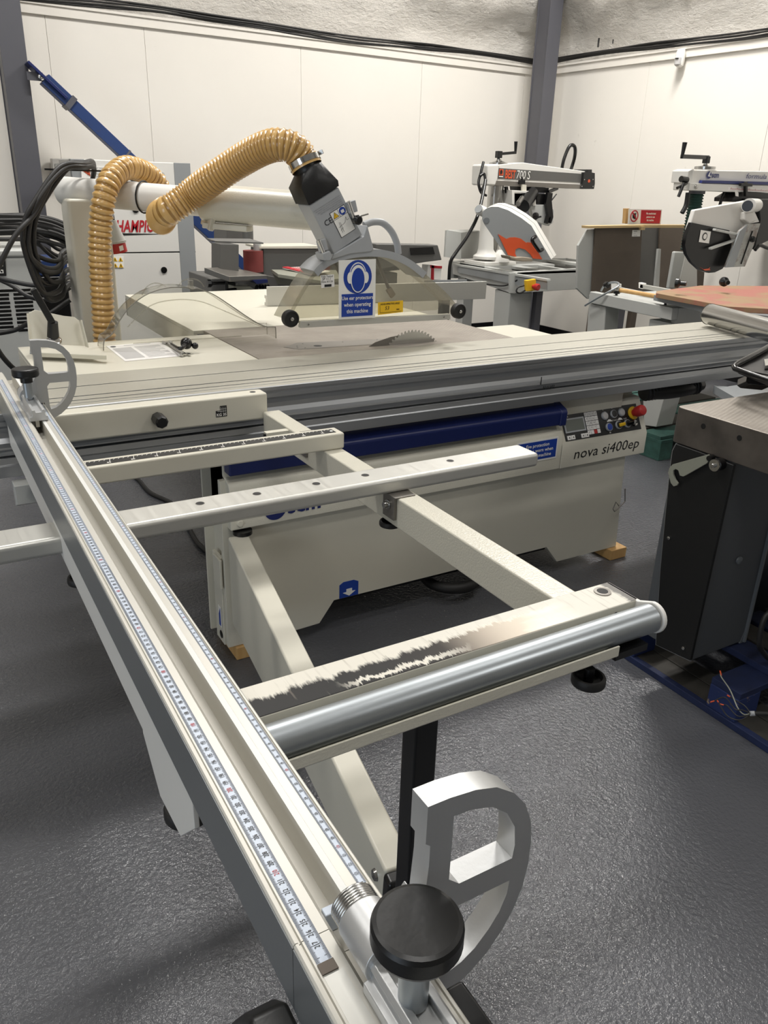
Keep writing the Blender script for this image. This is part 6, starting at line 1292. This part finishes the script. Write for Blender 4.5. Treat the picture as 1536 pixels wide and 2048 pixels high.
rl = V((1.800,1.291,0.770)); link('guide_roller', MB().lathe(rl + V((.03, 0, 0)), (-1, 0, 0), [(.0165, 0), (.0165, .022), (.013, .024), (.013, .026)], 24), 'blacks', rm)
link('roller_washer', MB().lathe(rl + V((.004, 0, 0)), (-1, 0, 0), [(.0165, 0), (.0165, .004)], 24).lathe(rl + V((-.0, 0, 0)), (-1, 0, 0), [(.006, 0), (.006, .006), (.004, .008)], 10), 'steel', rm)
# tray behind the table
Zy = .965
link('black_tray', MB().prism([(2.089,1.495,0.965), (2.213,1.566,0.965), (2.591,1.695,0.965), (2.305,1.427,0.965), (2.102,1.390,0.965)], (0, 0, .004)), 'blackp', rm)
link('tray_rim', MB().tube([(2.042,1.311,0.965), (2.053,1.415,0.970), (2.067,1.477,0.972), (2.076,1.488,0.975), (2.101,1.497,0.980), (2.261,1.556,0.985), (2.572,1.686,0.985)], .008, 8, smoothpath=False), 'blacks', rm)
link('tray_rim_wall', MB().prism([(2.076,1.483,0.970), (2.035,1.329,0.970), (2.025,1.319,0.955), (2.088,1.472,0.955)], (.0, .004, 0)).prism([(2.088,1.493,0.970), (2.600,1.702,0.970), (2.647,1.738,0.985), (2.063,1.473,0.985)], (.004, .0, 0)), 'blacks', rm)
link('tray_bracket', MB().prism([(2.160,1.498,0.940), (2.192,1.434,0.940), (2.144,1.398,0.930), (2.103,1.443,0.930), (2.107,1.459,0.935)], (0, .03, -.02)), 'blacks', rm, bevel=.003)
link('tray_clip', MB().prism([(2.230,1.500,0.972), (2.278,1.503,0.972), (2.190,1.440,0.972), (2.147,1.436,0.972)], (0, 0, .01)), 'steel', rm)
# low grey outfeed bed of the same machine, beyond the table
link('outfeed_bed', MB().prism([(2.708,2.013,0.740), (2.745,1.979,0.740), (3.008,1.986,0.740), (2.894,1.766,0.740), (2.553,1.613,0.740), (2.619,1.847,0.740)], (0, 0, -.03)), 'mgrey', rm)
link('outfeed_side', MB().prism([(2.727,2.027,0.735), (2.637,1.860,0.735), (2.580,1.752,0.735), (3.788,2.572,0.400), (4.005,2.977,0.400)], (.02, 0, 0)), 'blacks', rm)

def pallet(name, label, x0, y0, wx, wy, paint, group=None, boards_along='y', nd=6):
    t = thing(name, label, 'pallet', (x0 + wx / 2, y0 + wy / 2, 0))
    rnd = random.Random(len(name) + int(x0 * 10))
    for i in range(nd):     # deck boards run along x, one above each slot in y
        b_ = wy / nd; ya = y0 + i * b_ + .012
        link('deck_board', MB().box(x0 + rnd.uniform(-.004, .006), x0 + wx, ya, ya + b_ - .024, .122, .144 + rnd.uniform(-.002, .002)), paint if i in (0, nd - 1) else 'oldwood' if i % 2 else paint, t, bevel=.002)
    for i in range(3):
        xa = x0 + i * (wx - .10) / 2
        link('stringer_board', MB().box(xa, xa + .10, y0, y0 + wy, .1, .122), paint, t, bevel=.002)
        link('bottom_board', MB().box(xa, xa + .10, y0, y0 + wy, 0, .02), paint, t, bevel=.002)
        for j in range(3):
            ya = y0 + j * (wy - .145) / 2
            link('block', MB().box(xa, xa + .10, ya, ya + .145, .02, .1), paint, t, bevel=.002)
    return t
bp_ = thing('blue_pallet', 'worn blue wooden pallet on the floor under the dark machine at right', 'pallet', (2.25, 1.15, 0))
bx0, by0, by1 = 1.868, .74, 1.60
link('bottom_board', MB().box(bx0, bx0 + .022, by0, by1, 0, .022), 'bluewood', bp_, bevel=.002)
for i, (xa, xb, m_) in enumerate(((.024, .10, 'oldwood'), (.104, .17, 'oldwood'), (.40, .50, 'bluewood'), (.72, .82, 'bluewood'))):
    link('bottom_board', MB().box(bx0 + xa, bx0 + xb, by0 + .004, by1 - .003, 0, .02), m_, bp_, bevel=.002)
for ya, m_ in ((by0, 'bluechip'), (by0 + .37, 'bluewood'), (by1 - .10, 'bluewood')):
    for xa in (.004, .40, .72): link('block', MB().box(bx0 + xa, bx0 + xa + .10, ya, ya + .10, .022, .10), 'bluechip' if xa < .1 else m_, bp_, bevel=.003)
    link('stringer_board', MB().box(bx0 + .006, bx0 + .82, ya, ya + .10, .10, .121), 'bluewood', bp_, bevel=.002)
for k, (xa, m_) in enumerate(((.16, 'bluewood'), (.26, 'oldwood'), (.37, 'bluewood'), (.48, 'oldwood'), (.60, 'bluewood'), (.72, 'bluewood'))):
    link('deck_board', MB().box(bx0 + xa, bx0 + xa + .088, by0, by1, .121, .143), m_, bp_, bevel=.002)
link('chipboard_scrap', MB().box(bx0 + .02, bx0 + .085, 1.50, 1.585, .121, .127), 'pine', bp_)
pallet('green_pallet', 'green painted wooden pallet under the pale machine leg beyond the control panel', 3.60, 2.95, 1.1, 1.0, 'greenpaint', nd=6)
# wires on the blue pallet
wi = thing('loose_cable', 'grey armoured cable with stripped green, yellow and red wires lying on the blue pallet', 'cable', (1.786,1.007,0.150))
link('cable_sheath', MB().tube([(1.777,1.012,0.155), (1.795,0.999,0.157), (1.837,0.969,0.160)], .006, 10), 'cable', wi)
link('sheath_end', MB().tube([(1.773,1.013,0.155), (1.784,1.008,0.155)], .0068, 10, smoothpath=False), 'silverp', wi)
link('earth_wire', MB().tube([(1.774,1.013,0.155), (1.759,1.021,0.152), (1.759,1.043,0.160), (1.796,1.098,0.170), (1.834,1.155,0.165), (1.846,1.168,0.165)], .0017, 6), 'sandgreen', wi)
link('copper_tip', MB().tube([(1.841,1.162,0.165), (1.858,1.179,0.165)], .0022, 6, smoothpath=False), 'orange', wi)
for k, pts in enumerate(([(1.773,1.013,0.155), (1.761,1.029,0.160), (1.747,1.042,0.160), (1.774,1.094,0.155), (1.740,1.102,0.150)], [(1.768,1.011,0.155), (1.718,1.004,0.160), (1.709,1.035,0.155), (1.745,1.091,0.150)], [(1.765,1.010,0.155), (1.740,1.026,0.150), (1.754,1.069,0.150), (1.748,1.077,0.150)], [(1.775,1.015,0.155), (1.776,1.034,0.165), (1.782,1.069,0.160), (1.789,1.089,0.155)])):
    link('black_wire', MB().tube(pts, .0017, 6), 'cable', wi); a, b = V(pts[-1]), V(pts[-2]); link('copper_tip', MB().tube([a, a + (a - b).normalized() * .012], .002, 6, smoothpath=False), 'orange', wi)
solo('hanging_cable', MB().tube([(2.027,1.150,0.355), (1.967,1.150,0.329), (1.967,1.150,0.254), (1.990,1.150,0.214), (2.045,1.150,0.166), (2.131,1.150,0.128)], .008, 10), 'cable', 'thick dark grey cable looping down beside the dark machine at right edge', 'cable')
